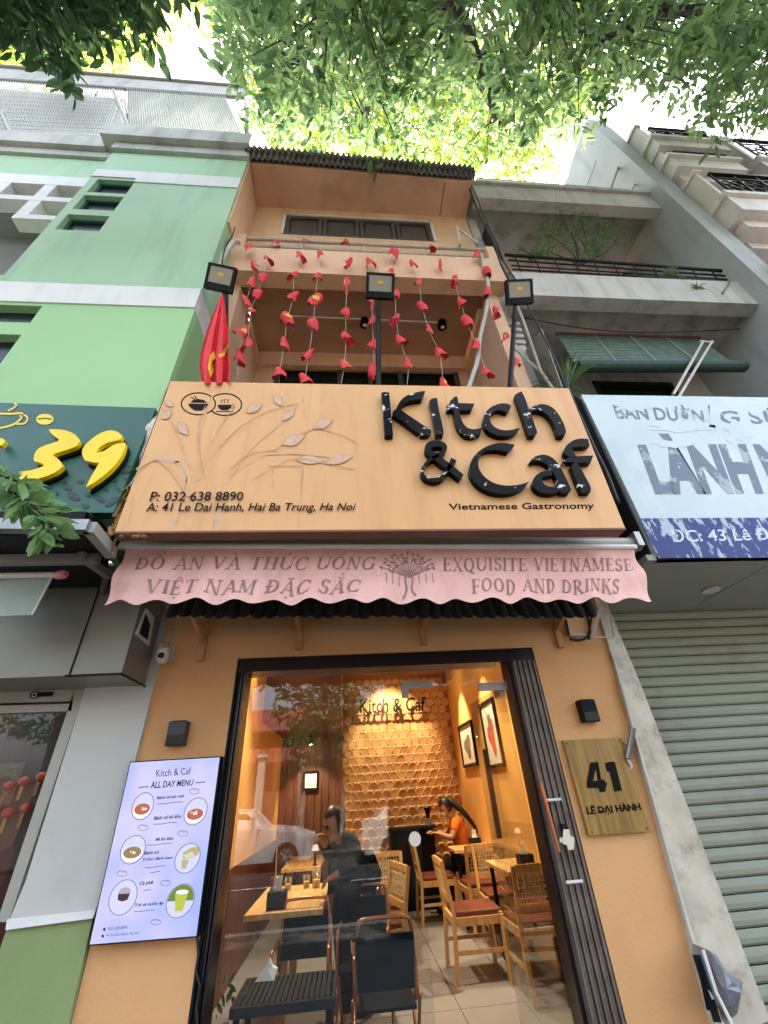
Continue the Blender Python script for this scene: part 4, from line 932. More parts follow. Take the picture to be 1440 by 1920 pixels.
B('letter_bar', MB().prism([fq(*p)+V((0,-.0005,0)) for p in ((364,722),(388,718),(390,726),(366,730))], (0,-.004,0)), 'blackprint', pl)
text('street_name', 'LÊ DẠI HÀNH', [fq(*t) for t in ((295,690),(592,668),(305,752),(612,728))], 'blackprint', .003, pl, bold=.028)
for t in ((1062,1394),(1160,1389),(1212,1553),(1110,1560)): B('screw', MB().lathe(PY(*t, 2.9648), [(.004,0),(.004,.003)], 8, (0,-1,0)), 'dark', pl)

# menu screen
mY = 2.93
mq = [PY(*t, mY) for t in ((245,1430),(412,1420),(368,1755),(168,1771))]
ms = root('menu_screen', mq[3], 'tall lit digital menu screen on the wall left of the door', 'screen')
B('housing', MB().hexa([mq[3]+V((-.006,.004,-.006)), mq[2]+V((.008,.004,-.006)), mq[1]+V((.008,.004,.006)), mq[0]+V((-.006,.004,.006))], (0,.06,0)), 'black', ms)
scr = emis('menu screen light', (.50,.58,.96), .145)
n_ = scr.node_tree; em = [x for x in n_.nodes if x.type == 'EMISSION'][0]
g_ = n_.nodes.new('ShaderNodeNewGeometry'); no_ = n_.nodes.new('ShaderNodeTexNoise'); no_.inputs['Scale'].default_value = 2.2; n_.links.new(g_.outputs['Position'], no_.inputs['Vector'])
mx_ = n_.nodes.new('ShaderNodeMix'); mx_.data_type = 'RGBA'; mx_.inputs[6].default_value = (.42,.5,.98,1); mx_.inputs[7].default_value = (.80,.72,.92,1); mr_ = n_.nodes.new('ShaderNodeMapRange'); mr_.inputs[1].default_value = .42; mr_.inputs[2].default_value = .66
n_.links.new(no_.outputs[0], mr_.inputs[0]); n_.links.new(mr_.outputs[0], mx_.inputs[0]); n_.links.new(mx_.outputs[2], em.inputs[0])
B('display', MB().quad(mq[3], mq[2], mq[1], mq[0]), scr, ms)
def fm(x, y, d=.0015): return PY(x/3.13, 1400+y/3.13, mY-d)
ei = lambda nm, c_, s_: M.setdefault(nm, emis(nm, c_, s_))
ink = ei('screen ink', (.10,.12,.30), .05); ring_ = ei('screen ring', (.36,.30,.55), .10); pale = ei('screen pale', (.66,.68,.95), .15)
def mt(s_, a, b, c_, d_, sh=.0, bo=.0): text('menu_text', s_, [fm(*a), fm(*b), fm(*c_), fm(*d_)], ink, .0002, ms, shear=sh, bold=bo, res=2)
mt('Kitch & Caf', (918,135),(1122,122),(916,178),(1120,162))
mt('ALL DAY MENU', (885,205),(1138,192),(882,246),(1134,228), .15, .02)
B('menu_rule', ribbon(ribbon(MB(), [(812,240),(872,234)], 5, fm), [(1145,212),(1205,207)], 5, fm), ink, ms)
for s_, x, y, wd, hh in (('Bánh mì xíu mại',922,303,160,22),('Bánh mì bò kho',905,420,160,22),('Mì bò kho',915,545,105,20),('Bánh mì',848,625,86,20),('Trứng đánh kem',838,665,178,22),('Cà phê',820,805,80,26),('Trà và nước ép',792,932,170,26)):
    mt(s_, (x,y-hh/2),(x+wd,y-hh/2-wd*.08),(x-4,y+hh/2),(x+wd-4,y+hh/2-wd*.08), .15, .03)
for x, y, wd in ((922,336,150),(900,455,140),(862,578,148),(850,710,122),(880,738,60),(842,842,44),(785,968,120)):
    mt('with pâté', (x,y-8),(x+wd*.5,y-8-wd*.04),(x-2,y+8),(x+wd*.5,y+8-wd*.04), .1) if False else B('menu_rule', ribbon(MB(), [(x,y),(x+wd*.35,y-wd*.03+3),(x+wd*.7,y-wd*.05-3),(x+wd,y-wd*.08)], 5, lambda X, Y_: fm(X, Y_, .0012)), ring_, ms)
mt('032 638 8890', (636,1060),(750,1050),(632,1078),(745,1068)); mt('41 Le Dai Hanh, Ha Noi', (628,1098),(820,1084),(622,1118),(814,1102))
B('menu_icon', MB().prism([fm(*p) for p in ell(612,1072,8,10,8)[:-1]], (0,-.0002,0)).prism([fm(*p) for p in ell(603,1112,8,10,8)[:-1]], (0,-.0002,0)), ink, ms)
foods = [(838,350,62,80,'bowl',(.62,.16,.10),(.30,.34,.12)),(1148,380,66,80,'bowl',(.60,.18,.12),(.75,.62,.55)),(780,605,72,84,'bowl',(.42,.27,.14),(.18,.38,.12)),(1100,655,72,88,'bread',(.62,.52,.26),(.80,.76,.62)),(722,885,80,104,'cup',(.10,.05,.07),(.55,.50,.60)),(1058,905,80,100,'glass',(.60,.66,.10),(.20,.32,.08))]
for i, (x, y, rx, ry_, kind_, c1, c2) in enumerate(foods):
    sk = lambda pts: [(px_ - (py_-y)*.22, py_ - (px_-x)*.05) for px_, py_ in pts]
    fd = B('food_picture', MB().prism([fm(*p, .0018) for p in sk(ell(x,y,rx,ry_,26)[:-1])], (0,-.0002,0)), pale, ms)
    B('picture_ring', ribbon(MB(), sk(ell(x,y,rx,ry_,30)), 5, lambda X, Y_: fm(X, Y_, .0024)), ring_, fd)
    m1 = ei('food a%d' % i, c1, .125); m2 = ei('food b%d' % i, c2, .125); m3 = ei('food rim', (.95,.86,.88), .16)
    if kind_ == 'bowl':
        B('bowl', MB().prism([fm(*p, .0022) for p in sk(ell(x,y+25,rx*.86,ry_*.55,20)[:-1])], (0,-.0002,0)), m3, fd)
        B('soup', MB().prism([fm(*p, .0027) for p in sk(ell(x,y+16,rx*.74,ry_*.42,20)[:-1])], (0,-.0002,0)), m1, fd)
        for q in range(9): a = random.random()*6.3; rr = random.random(); B('garnish', MB().prism([fm(*p, .0031) for p in sk(ell(x+cos(a)*rr*rx*.45, y+8+sin(a)*rr*ry_*.25, random.uniform(5,13), random.uniform(4,9), 6)[:-1])], (0,-.0002,0)), (m2, m3, m1)[q%3], fd)
    elif kind_ == 'bread':
        B('bread', MB().prism([fm(*p, .0022) for p in sk([(x-35,y-35),(x+10,y-62),(x+58,y-68),(x+60,y-20),(x+20,y),(x-25,y+5)])], (0,-.0002,0)), m1, fd)
        B('filling', MB().prism([fm(*p, .0026) for p in sk([(x-32,y-20),(x+20,y-40),(x+40,y-15),(x,y+8)])], (0,-.0002,0)), m2, fd)
        B('glass', MB().prism([fm(*p, .0026) for p in sk([(x-30,y+10),(x+10,y+8),(x+5,y+60),(x-22,y+60)])], (0,-.0002,0)), m1, fd)
    elif kind_ == 'cup':
        B('cream', MB().prism([fm(*p, .0022) for p in sk(ell(x+2,y-30,36,30,16)[:-1])], (0,-.0002,0)), m2, fd)
        B('coffee', MB().prism([fm(*p, .0026) for p in sk([(x-34,y-22),(x+36,y-22),(x+30,y+15),(x,y+24),(x-28,y+14)])], (0,-.0002,0)), m1, fd)
        B('saucer', MB().prism([fm(*p, .0024) for p in sk(ell(x,y+52,38,16,14)[:-1])], (0,-.0002,0)), pale, fd)
    else:
        B('backdrop', MB().prism([fm(*p, .0020) for p in sk(ell(x,y,rx-4,ry_-4,20,pi,2*pi))], (0,-.0002,0)), m2, fd)
        B('juice', MB().prism([fm(*p, .0025) for p in sk([(x-40,y-50),(x+38,y-54),(x+26,y+60),(x-18,y+62)])], (0,-.0002,0)), m1, fd)
        B('foam', MB().prism([fm(*p, .0029) for p in sk(ell(x,y-52,38,14,12)[:-1])], (0,-.0002,0)), m3, fd)
for x, y in ((840,475),(1072,510),(1140,262),(715,745),(972,800),(915,1030)):
    B('line_drawing', ribbon(ribbon(MB(), ell(x,y,30,16,14), 3.5, fm), smoothpts([(x-24,y-6),(x-8,y-18),(x+8,y-6),(x+24,y-16)],3), 3, fm), ring_, ms)
B('power_cable', MB().tube([PY(*t, 2.985) for t in ((370,1758),(372,1790),(367,1820),(375,1850),(368,1890),(372,1960))], .006, 6), 'cable', ms)

# conduit pipe, junction frame and cable loops near the right corner
cp = root('conduit_pipe', PY(1178,1420,2.94), 'short grey metal pipe sticking up beside the brass plaque', 'pipe')
B('pipe_body', MB().tube([PY(1187,1364,2.9), PY(1177,1422,2.95)], .018, 12), 'steel', cp)
B('pipe_clip', MB().hexa([PY(1170,1392,2.97), PY(1186,1392,2.97), PY(1186,1396,2.97), PY(1170,1396,2.97)], (0,.02,0)), 'steel', cp)
B('bent_end', MB().tube([PY(1177,1424,2.95), PY(1184,1436,2.96), PY(1180,1446,2.98)], .009, 8), 'camw', cp)
jf = root('angle_iron_frame', PY(1150,1190,2.9), 'bent thin angle iron frame at the top of the marble pilaster', 'bracket')
jz = lambda x, y: (960+x/5.143, 1100+y/5.143)
for a, b in (((850,180),(765,490)),((765,490),(985,485)),((985,485),(950,270)),((850,240),(790,480))): B('frame_bar', MB().bar(PY(*jz(*a), 2.88), PY(*jz(*b), 2.88), .01), 'pvc', jf)
bb = root('meter_box_frame', PY(1085,1180,2.9), 'orange painted box with black cable around it under the eave', 'box')
B('box_body', MB().hexa([PY(*jz(*t), 2.94) for t in ((560,460),(730,455),(700,215),(530,220))], (0,.055,0)), 'orange', bb)
B('box_rim', MB().bar(PY(*jz(555,465),2.93), PY(*jz(735,460),2.93), .02).bar(PY(*jz(500,215),2.93), PY(*jz(555,462),2.93), .018), 'pvc', bb)
B('cable_loop', MB().tube(smoothpts([PY(*jz(*t), 2.92) for t in ((700,190),(735,330),(745,460),(660,515),(560,505))], 4), .01, 6).tube(smoothpts([PY(*jz(*t), 2.9) for t in ((770,180),(765,300),(745,420),(740,510))], 4), .009, 6).tube(smoothpts([PY(*jz(*t), 2.91) for t in ((480,200),(520,330),(550,470))], 4), .008, 6), 'cable', bb)

# ------------------------------------------------------------------ floodlights on poles behind the sign
for (base, head, lab, tilt) in (((434,718),(413,521),'black floodlight on a thin pole at the left end of the sign',-.15), ((706,722),(713,536),'black floodlight on a thin pole in the middle above the sign',.03), ((938,727),(974,547),'black floodlight on a thin pole at the right end of the sign',.25)):
    Yp = 2.14; pb = PY(*base, Yp)+V((0,0,-.3)); ph = PY(head[0]+ (8 if tilt < 0 else -5), head[1]+22, Yp-.1)
    f_ = root('floodlight', pb, lab, 'floodlight', 'floodlights on poles above the sign')
    pt = PY(head[0]+(11 if tilt < 0 else -8 if tilt > .1 else -3), head[1]+24, Yp)
    B('pole', MB().tube([pb, pt], .022, 8), 'black', f_)
    hc = PY(*head, Yp-.18); s_ = .128
    ax = V((cos(tilt), -sin(tilt)*.2, -.27 if tilt < 0 else -.05 if tilt < .1 else .06)).normalized(); nn = V((.1*sin(tilt)-.0, -.80, -.60)).normalized(); ay = nn.cross(ax).normalized(); 
    if ay.z < 0: ay = -ay
    def hp(a, b, d=0): return hc + ax*(a*s_) + ay*(b*s_*.86) + nn*d
    B('arm', MB().bar(pt, hp(0,-.9,-.02), .02, .02), 'black', f_)
    B('housing', MB().hexa([hp(-1,-1,.0), hp(1,-1,.0), hp(1,1,0), hp(-1,1,0)], -nn*.035), 'black', f_)
    B('bezel', MB().hexa([hp(-1,-1,.012), hp(1,-1,.012), hp(1,-.5,.012), hp(-1,-.5,.012)], -nn*.0118).hexa([hp(-1,.83,.012), hp(1,.83,.012), hp(1,1,.012), hp(-1,1,.012)], -nn*.0118).hexa([hp(-1,-.5,.012), hp(-.81,-.5,.012), hp(-.81,.83,.012), hp(-1,.83,.012)], -nn*.0118).hexa([hp(.81,-.5,.012), hp(1,-.5,.012), hp(1,.83,.012), hp(.81,.83,.012)], -nn*.0118), 'dark', f_)
    B('lamp_glass', MB().hexa([hp(-.8,-.49,.006), hp(.8,-.49,.006), hp(.8,.82,.006), hp(-.8,.82,.006)], -nn*.005), 'floodglass', f_)
    B('led_plate', MB().hexa([hp(-.18,.12,.009), hp(.2,.12,.009), hp(.2,.36,.009), hp(-.18,.36,.009)], -nn*.0025), 'starry', f_)

# ------------------------------------------------------------------ big cloth flag
fg = root('hanging_flag', PY(400,700,2.02), 'large red cloth flag with a yellow star hanging in folds left of the sign', 'flag')
mb = MB(); nU, nV = 36, 30; stq = []
topc = z5(122,678); widL = [(122,678),(95,740),(60,830),(35,930),(32,985),(40,1045)]; widR = [(126,678),(138,740),(148,830),(152,930),(156,985),(152,1045)]
def edge(lst, v_):
    i = min(int(v_*(len(lst)-1)), len(lst)-2); f_ = v_*(len(lst)-1)-i; return (lst[i][0]*(1-f_)+lst[i+1][0]*f_, lst[i][1]*(1-f_)+lst[i+1][1]*f_)
def flagp(u, v_, off=0):
    a = edge(widL, v_); b = edge(widR, v_); x = a[0]+(b[0]-a[0])*u; y = a[1]+(b[1]-a[1])*u
    return PY(*z5(x, y), 2.00 + .04*v_*sin(u*15+v_*1.5) + .015*v_*sin(u*31) - off)
for i in range(nU+1):
    for j in range(nV+1): mb.v.append(flagp(i/nU, j/nV))
for i in range(nU):
    for j in range(nV): o = i*(nV+1)+j; mb.f.append((o,o+1,o+nV+2,o+nV+1))
fc = B('cloth', mb, 'red', fg, smooth=True)
def patch(poly, nm='star'):
    xs = [p[0] for p in poly]; ys = [p[1] for p in poly]; mb = MB(); N_ = 14
    cx = sum(xs)/len(xs); cy = sum(ys)/len(ys); n = len(poly)
    for ring2 in range(N_+1):
        s_ = ring2/N_
        for p in poly: mb.v.append(flagp(cx+(p[0]-cx)*s_, cy+(p[1]-cy)*s_, .006))
    for r_ in range(N_):
        for j in range(n): mb.f.append((r_*n+j, r_*n+(j+1)%n, (r_+1)*n+(j+1)%n, (r_+1)*n+j))
    B(nm, mb, 'starry', fc, smooth=True)
patch([(.34,.60),(.46,.56),(.52,.64),(.40,.70),(.46,.84),(.34,.92),(.26,.78),(.30,.68)]); patch([(.62,.60),(.78,.57),(.97,.50),(.99,.53),(.82,.62),(.68,.65)])
B('pole', MB().tube([PY(*z5(150,1040),2.06), PY(*z5(126,668),2.03)], .008, 6), 'black', fg)

# ------------------------------------------------------------------ strings of small paper flags
STR = [
 ('outer left', [(205,470),(237,493),(255,565),(245,632),(220,718),(208,835),(192,940),(188,1010)]),
 ('second from the left', [(310,500),(307,537),(288,615),(265,683),(240,752),(228,885)]),
 ('third from the left', [(448,468),(442,525),(418,605),(413,690),(390,785),(377,882),(358,1005),(356,1040)]),
 ('fourth from the left', [(528,480),(525,520),(515,610),(503,708),(495,810),(478,925),(462,1030)]),
 ('fifth from the left', [(640,485),(638,552),(635,640),(628,760),(630,857),(623,970),(610,1045)]),
 ('just left of the middle floodlight', [(729,490),(727,550),(735,707),(738,790),(742,885),(748,1000)]),
 ('just right of the middle floodlight', [(826,490),(825,517),(812,597),(830,683),(835,778),(850,868),(883,965),(880,1050)]),
 ('fourth from the right', [(905,495),(903,557),(928,632),(943,735),(970,830),(1012,920),(1028,1045)]),
 ('third from the right', [(1085,512),(1076,620),(1100,712),(1125,795),(1163,885),(1205,1000)]),
 ('second from the right', [(1150,505),(1165,522),(1205,590),(1210,672)]),
 ('outer right', [(1215,700),(1243,747),(1285,860),(1323,960)])]
STR.append(('short one right of centre', [(1020,500),(1022,560)]))
def paperflag(c, w_, h_, seed, yaw):
    rn = random.Random(seed); mb = MB(); nu, nv = 12, 6
    cur = rn.uniform(3.0, 5.6); r0 = rn.uniform(.006,.02); r1_ = rn.uniform(.034,.055); tilt = rn.uniform(-.45,.45); ph = rn.uniform(-.6,.6); cut = rn.uniform(.1,.5); kind_ = rn.random(); hh = h_*rn.uniform(.75,1.15)
    vs = []
    for i in range(nu+1):
        for j in range(nv+1):
            u = i/nu-.5; v_ = j/nv; rad = (r0 + (r1_-r0)*v_**.75) if kind_ < .75 else (r1_*(.75+.3*sin(v_*3)))
            a = u*cur + pi + ph; L_2 = hh*(1 - cut*abs(u)*1.4 - .06*sin(i*1.7+seed))
            p = V((rad*sin(a)*1.15 + .006*sin(v_*6+seed), rad*cos(a), hh*.45 - v_*L_2))
            p = Matrix.Rotation(tilt, 3, 'Y') @ (Matrix.Rotation(yaw*1.6, 3, 'Z') @ p); vs.append(p+c)
    mb.v = vs
    for i in range(nu):
        for j in range(nv): o = i*(nv+1)+j; mb.f.append((o,o+1,o+nv+2,o+nv+1))
    return mb, vs
sd_ = 0
for nm, pts in STR:
    Yf = 2.27 if nm != 'outer right' else 2.3
    P3 = [PY(*z5(*p), Yf) for p in pts]
    g = root('flag_bunting', P3[-1], 'hanging string of small red paper flags, %s' % nm, 'bunting', 'strings of red paper flags hanging from the upper balcony')
    B('string', MB().tube(smoothpts(P3, 3), .0016, 4), 'camw', g)
    for i, p in enumerate(P3[1:] if nm != 'outer right' else P3[1:]):
        if i == len(P3)-2 and nm in ('outer left','third from the left','just right of the middle floodlight','fifth from the left'): continue
        sd_ += 1; mb, vs = paperflag(p, .13, .195, sd_, random.uniform(-.8,.8))
        fo = B('flag', mb, 'redflag', g, smooth=True)
        if sd_ % 5 == 0 or (nm.startswith('fifth') and i == 4):
            mb2 = MB(); idx = [4*7+3, 5*7+2, 7*7+3, 6*7+4, 5*7+4, 4*7+4]; cq = p; mb2.quad(*[vs[q]+(vs[q]-cq).normalized()*.003+V((0,-.003,0)) for q in idx]); B('star', mb2, 'starry', fo)
for k_, (x, y) in enumerate(((345,474),(463,466),(630,470),(980,490))):
    p = PY(*z5(x, y), 2.33); mb, vs = paperflag(p, .12, .15, 90+k_, .3)
    B('paper_flag', mb, 'redflag', label=('red paper flag caught on the railing nearest its left end','crumpled red flag with yellow star on the balcony railing','small red flag on the railing above the middle floodlight','small red flag on the railing near its right end')[k_], cat='flag', smooth=True)

# track with round lamps under the loggia ceiling
tr = root('ceiling_lamp_track', (.2, 2.9, 6.4), 'thin ceiling bar with three small black spotlights under the first balcony ceiling', 'lamp')
cz = 6.36
def ct(x, y): return PZ(*z5(x, y), cz)
B('bar', MB().tube([ct(370,768), ct(1020,796)], .012, 6), 'cream', tr)
for x, y in ((382,772),(706,790),(1022,798)):
    p = ct(x, y); B('spotlight', MB().lathe(p+V((0,0,-.02)), [(.03,.06),(.055,.03),(.055,-.06),(.045,-.062)], 14, (0,-.25,1)), 'black', tr)
    B('bulb', MB().lathe(p+V((0,.0,-.075)), [(.03,0),(.02,-.02),(.0,-.025)], 12), 'camw', tr)

# pipes and cables on the right edge of the house
def thing_tube(nm, pts, r_, m_, lab, cat, sm=5): return B(nm, MB().tube(smoothpts(pts, sm), r_, 8), m_, label=lab, cat=cat, smooth=True)
thing_tube('drain_pipe', [PY(*z5(*p), 2.3) for p in ((1178,512),(1192,560),(1212,640),(1205,740),(1178,860),(1168,950),(1150,1010),(1130,1070))], .021, 'pvc', 'pale drain pipe running down the right side of the orange balcony', 'pipe')
thing_tube('drain_pipe', [PY(*r1(*p), 2.4) for p in ((255,840),(290,920),(330,1030),(365,1130),(385,1185),(440,1265))], .014, 'pvc', 'thin pale pipe beside the grey neighbour house, right of the floodlight', 'pipe')
thing_tube('drain_pipe', [PY(*r1(*p), 2.42) for p in ((265,1080),(320,1130),(385,1187))], .012, 'pvc', 'short thin pipe branching towards the orange wall', 'pipe')
thing_tube('drain_pipe', [PY(*z5(*p), 2.3) for p in ((1085,405),(1095,480))], .02, 'pvc', 'short white pipe on the upper balcony wall at its right end', 'pipe')
thing_tube('drain_pipe', [PY(*z5(*p), 2.3) for p in ((1085,410),(1175,475))], .014, 'pvc', 'thin white pipe sloping across the upper balcony corner', 'pipe')
thing_tube('conduit', [PY(*z5(*p), 2.2) for p in ((198,465),(165,468),(135,505),(112,550),(100,575))], .03, 'clothw', 'white bent conduit wrapping the left corner of the orange balcony', 'pipe')
thing_tube('power_cable', [PY(*z5(*p), 2.16) for p in ((175,405),(165,440),(140,480),(128,520),(122,560))], .007, 'cable', 'thin black cable at the left corner of the orange balcony', 'cable')
thing_tube('power_cable', [PY(*r1(*p), 2.2) for p in ((45,290),(80,360),(130,490),(180,590),(215,680),(270,765),(300,830),(380,990),(450,1130),(530,1330),(600,1480),(720,1720))], .009, 'cable', 'long black cable running down between the orange and grey houses', 'cable')
thing_tube('power_cable', [PY(*r1(*p), 2.24) for p in ((40,300),(65,370),(110,480),(165,590),(195,680),(240,770),(262,800))], .012, 'cable', 'thick black cable down the right corner of the orange house', 'cable')
thing_tube('power_cable', [PY(*kz(*p), 2.2) for p in ((1190,-30),(1225,90),(1270,180),(1320,290),(1370,400),(1430,520),(1500,700))], .014, 'cable', 'black cable bundle hanging in the gap right of the orange sign', 'cable')
sp_ = B('metal_fin', MB().prism([PX(*r1(*p), 1.93) for p in ((310,1085),(385,985),(480,1255),(360,1262))], (.01,0,0)), 'alu', label='dark sheet metal fin between the orange and grey houses, lower one', cat='panel')
sp_ = B('metal_fin', MB().prism([PX(*r1(*p), 1.95) for p in ((100,585),(125,495),(225,700),(180,640))], (.01,0,0)), 'dark', label='small dark triangular fin beside the upper orange balcony', cat='panel')
# ------------------------------------------------------------------ grey house no. 43
Q = root('grey_house', (3.4, 3, 0), 'weathered grey concrete house with two balconies right of the orange shophouse', 'building')
B('marble_pilaster', MB().hexa([PY(1130,1160,2.96)+V((0,0,.3)), PY(1147,1160,2.96)+V((0,0,.3)), PY(1200,1280,2.96), PY(1163,1280,2.96)], (0,.35,0)).hexa([PY(1163,1280,2.96), PY(1200,1280,2.96), PY(1444,1912,2.96), PY(1350,1960,2.96)], (0,.35,0)), 'marble', Q)
B('corner_trim', MB().bar(PY(1160,1270,2.95), PY(1342,1920,2.95), .014, .02), 'clothw', Q)
B('shutter_lintel', MB().box(2.07, 6, 3.0, 3.28, 2.44, 2.70), 'soffit', Q) if False else None
sh = B('roller_shutter', MB().box(2.05, 6, 3.31, 3.33, 0, 2.72), 'dark', Q)
sl_ = None
for i in range(35):
    z = 2.70 - .0755*i
    if z < .05: break
    if sl_ is None:
        mb = MB(); pf = [(0,0),(-.012,-.012),(-.016,-.035),(-.012,-.058),(0,-.070)]
        o = 0
        for (dy, dz) in pf: mb.v += [V((2.04,3.305+dy,dz)), V((5.2,3.305+dy,dz))]
        for q in range(4): mb.f.append((2*q,2*q+1,2*q+3,2*q+2))
        sl_ = B('slat', mb, 'shutter', sh, local=True); e = sl_
    else: e = again(sl_, parent=sh)
    e.location = V((0, random.uniform(-.001,.001), z)) - WL[sh.name]
B('soffit_panel', MB().box(1.955, 6, 2.3, 3.45, 2.70, 2.74), 'soffit', Q)
dl = B('downlight', MB().lathe(PZ(1333,1106,2.699), [(.0,0),(.045,0),(.045,.002),(.062,.002),(.064,-.006),(.05,-.008),(.05,.0)], 28, (0,0,-1)), 'camw', Q)
dl = B('downlight_ring', MB().lathe(PZ(1333,1106,2.692), [(.048,0),(.062,0),(.064,.008),(.048,.008)], 28, (0,0,-1)), 'white', Q)
B('panel_joint', MB().bar(PZ(1310,1132,2.6985), PZ(1440,1060,2.6985), .003, .002), 'alu', Q)
# sign of no. 43
F = root('faded_sign', (2.9, 2.3, 2.72), 'faded white sign board with worn blue lettering on the grey house at the right', 'sign')
yS = 2.28
c0, c1, c2, c3 = PY(1090,740,yS), PY(1500,746,yS), PY(1500,1038,yS), PY(1237,1046,yS)
B('panel', MB().hexa([c3, c2, c1, c0], (0,.04,0)), 'lanpanel', F)
B('side_panel', MB().prism([PX(1075,742,1.985), PX(1090,745,1.99)+V((0,.02,0)), c3+V((-.03,.03,0)), PX(1150,940,1.985)], (.012,0,0)), 'dark', F)
B('side_wall', MB().box(1.99, 2.02, 2.33, 3.3, 2.74, 4.2), 'dark', F)
B('box_bottom', MB().box(2.02, 5, 2.29, 2.34, 2.70, 2.719), 'dark', F)
fr1 = lambda x, y: (680+x/1.8947, 700+y/1.8947)
fS = lambda x, y, d=.001: PY(*fr1(x, y), yS-d)
text('worn_lettering', 'BÁN DƯỜN', [fS(*p) for p in ((882,95),(1205,118),(905,162),(1215,172))], 'worngrey', .001, F, bold=.02)
text('worn_lettering', 'G SỮA', [fS(*p) for p in ((1255,118),(1560,125),(1275,178),(1575,182))], 'worngrey', .001, F, bold=.02)
text('worn_lettering', 'LÀNH', [fS(*p) for p in ((962,215),(1345,212),(1040,430),(1425,428))], 'worngrey', .001, F, bold=.05)
text('worn_lettering', 'M', [fS(*p) for p in ((1385,252),(1490,252),(1470,430),(1580,428))], 'worngrey', .001, F, bold=.05)
B('blue_band', MB().prism([fS(*p) for p in ((980,515),(1560,512),(1560,655),(1053,655))], (0,-.0006,0)), 'wornblue', F)
text('address_lettering', 'ĐC: 43 Lê Đại Hành', [fS(*p, .002) for p in ((1085,556),(1640,545),(1105,612),(1660,598))], 'wornwhite', .001, F, bold=.008, shear=.1)
mb = MB(); rs = random.Random(11)
for (cx, cy, w_, h_) in ((960,115,150,20),(1130,190,230,22),(1250,150,60,50),(1340,210,120,40),(1100,250,160,14),(1400,120,60,40)):
    pts = [(cx+w_/2*cos(t)*rs.uniform(.6,1.2), cy+h_*sin(t)*rs.uniform(.5,1.3)) for t in [2*pi*k/22 for k in range(22)]]
    mb.prism([fS(*p, .0015) for p in pts], (0,-.0008,0))
B('peeling_patch', mb, 'lanpanel', F)
B('sign_prop', MB().bar(PY(1335,640,2.5), PY(1272,745,2.34), .022), 'pvc', F); B('sign_prop', MB().bar(PY(1318,640,2.5), PY(1262,740,2.34), .022), 'pvc', F)
B('prop_plate', MB().bar(PY(1312,640,2.5), PY(1338,643,2.5), .02), 'pvc', F)
# first floor: wall, window, blind
B('first_floor_wall', MB().box(1.96, 4.8, 3.3, 3.5, 2.75, 3.9).box(1.96, 3.15, 3.3, 3.5, 3.9, 5.78).box(4.25, 4.8, 3.3, 3.5, 3.9, 5.78), 'concrete', Q)
B('window', MB().box(3.15, 4.25, 3.34, 3.36, 3.9, 5.78), 'glassdark', Q)
B('window_frame', MB().box(3.15, 4.25, 3.29, 3.339, 5.72, 5.779).box(4.19, 4.249, 3.29, 3.339, 3.9, 5.72).box(3.15, 3.21, 3.29, 3.339, 3.9, 5.72), 'dark', Q)
B('balcony_slab', MB().box(1.9, 4.78, 2.3, 2.46, 5.93, 6.42).box(1.9, 4.78, 2.461, 3.6, 6.02, 6.12), 'concrete_l', Q)
B('balcony_underside', MB().box(1.9, 4.78, 2.462, 3.6, 6.0, 6.018), 'concrete', Q)
B('inner_wall', MB().box(1.96, 4.72, 3.3, 3.5, 5.781, 8.52), 'concrete', Q)
B('side_pier', MB().box(1.83, 1.95, 2.62, 3.3, 3.5, 8.9), 'concrete_l', Q)
for i in range(4): B('moulding', MB().box(1.82-.0, 1.955, 2.60-.01*i, 2.619-.0, 5.5+.1*i, 5.56+.1*i), 'concrete_l', Q)
B('upper_beam', MB().box(1.86, 4.72, 2.3, 2.45, 8.53, 9.0), 'concrete_l', Q)
B('beam_cap', MB().box(1.86, 4.75, 2.26, 2.5, 9.0, 9.07), 'concrete', Q)
B('upper_soffit', MB().box(1.86, 4.72, 2.451, 3.6, 8.75, 8.85), 'concrete', Q)
B('sloped_stair_wall', MB().prism([(4.1,3.28,6.2),(4.72,3.28,6.2),(4.72,3.28,8.1),(4.55,3.28,8.2)], (0,-.12,0)), 'concrete_l', Q)
bx_ = B('triangular_window', MB().prism([PY(*r1(*p), 3.27) for p in ((750,745),(800,690),(860,635),(915,690),(940,745))], (0,-.02,0)), 'dark', Q)
B('party_wall', MB().hexa([(4.72,1.98+.15,3.0), (5.02,1.98+.15,3.0), (5.02,2.13,12.2), (4.72,2.13,12.2)], (0,1.6,0)), mat('blue grey party wall', 'A9ADA9', .85, '9CA19D', 1.5, .2, dirt='70756F', dirt_amt=.5, streak=1, dirt_scale=1), Q)
B('roof_block', MB().box(3.2, 4.71, 3.7, 5.5, 8.9, 11.8), 'cream', Q)
rl = root('balcony_railing', (3.3, 2.32, 6.42), 'dark iron railing along the lower balcony of the grey house', 'railing')
pa = lambda x, y, Y=2.33: PY(*r1(x, y), Y)
for (a, b, r_) in (((215,640),(1225,715),.02),((230,665),(1240,738),.012),((245,690),(1250,755),.01),((250,708),(1255,765),.012)): B('rail', MB().tube([pa(*a), pa(*b)], r_, 6), 'dark', rl)
for k_ in range(11):
    t = (k_+.5)/11; a = pa(215+1010*t, 640+75*t); b = pa(245+1008*t, 715+52*t); B('baluster', MB().tube([a, b], .009, 5), 'dark', rl)
ur = root('roof_railing', (3.3, 2.35, 9.07), 'thin rusty railing with upright rods on the top beam of the grey house', 'railing')
B('rail', MB().tube([pa(80,285,2.35), pa(820,345,2.35)], .02, 6), 'alu', ur)
for (a, b, r_) in (((592,332),(640,205),.012),((703,345),(750,215),.02),((777,410),(912,100),.012)): B('rod', MB().tube([pa(*a, 2.33), pa(*b, 2.33)], r_, 6), 'rust', ur)
B('short_rod', MB().tube([pa(1228,820,2.29), pa(1262,765,2.29)], .01, 6), 'rust', ur)
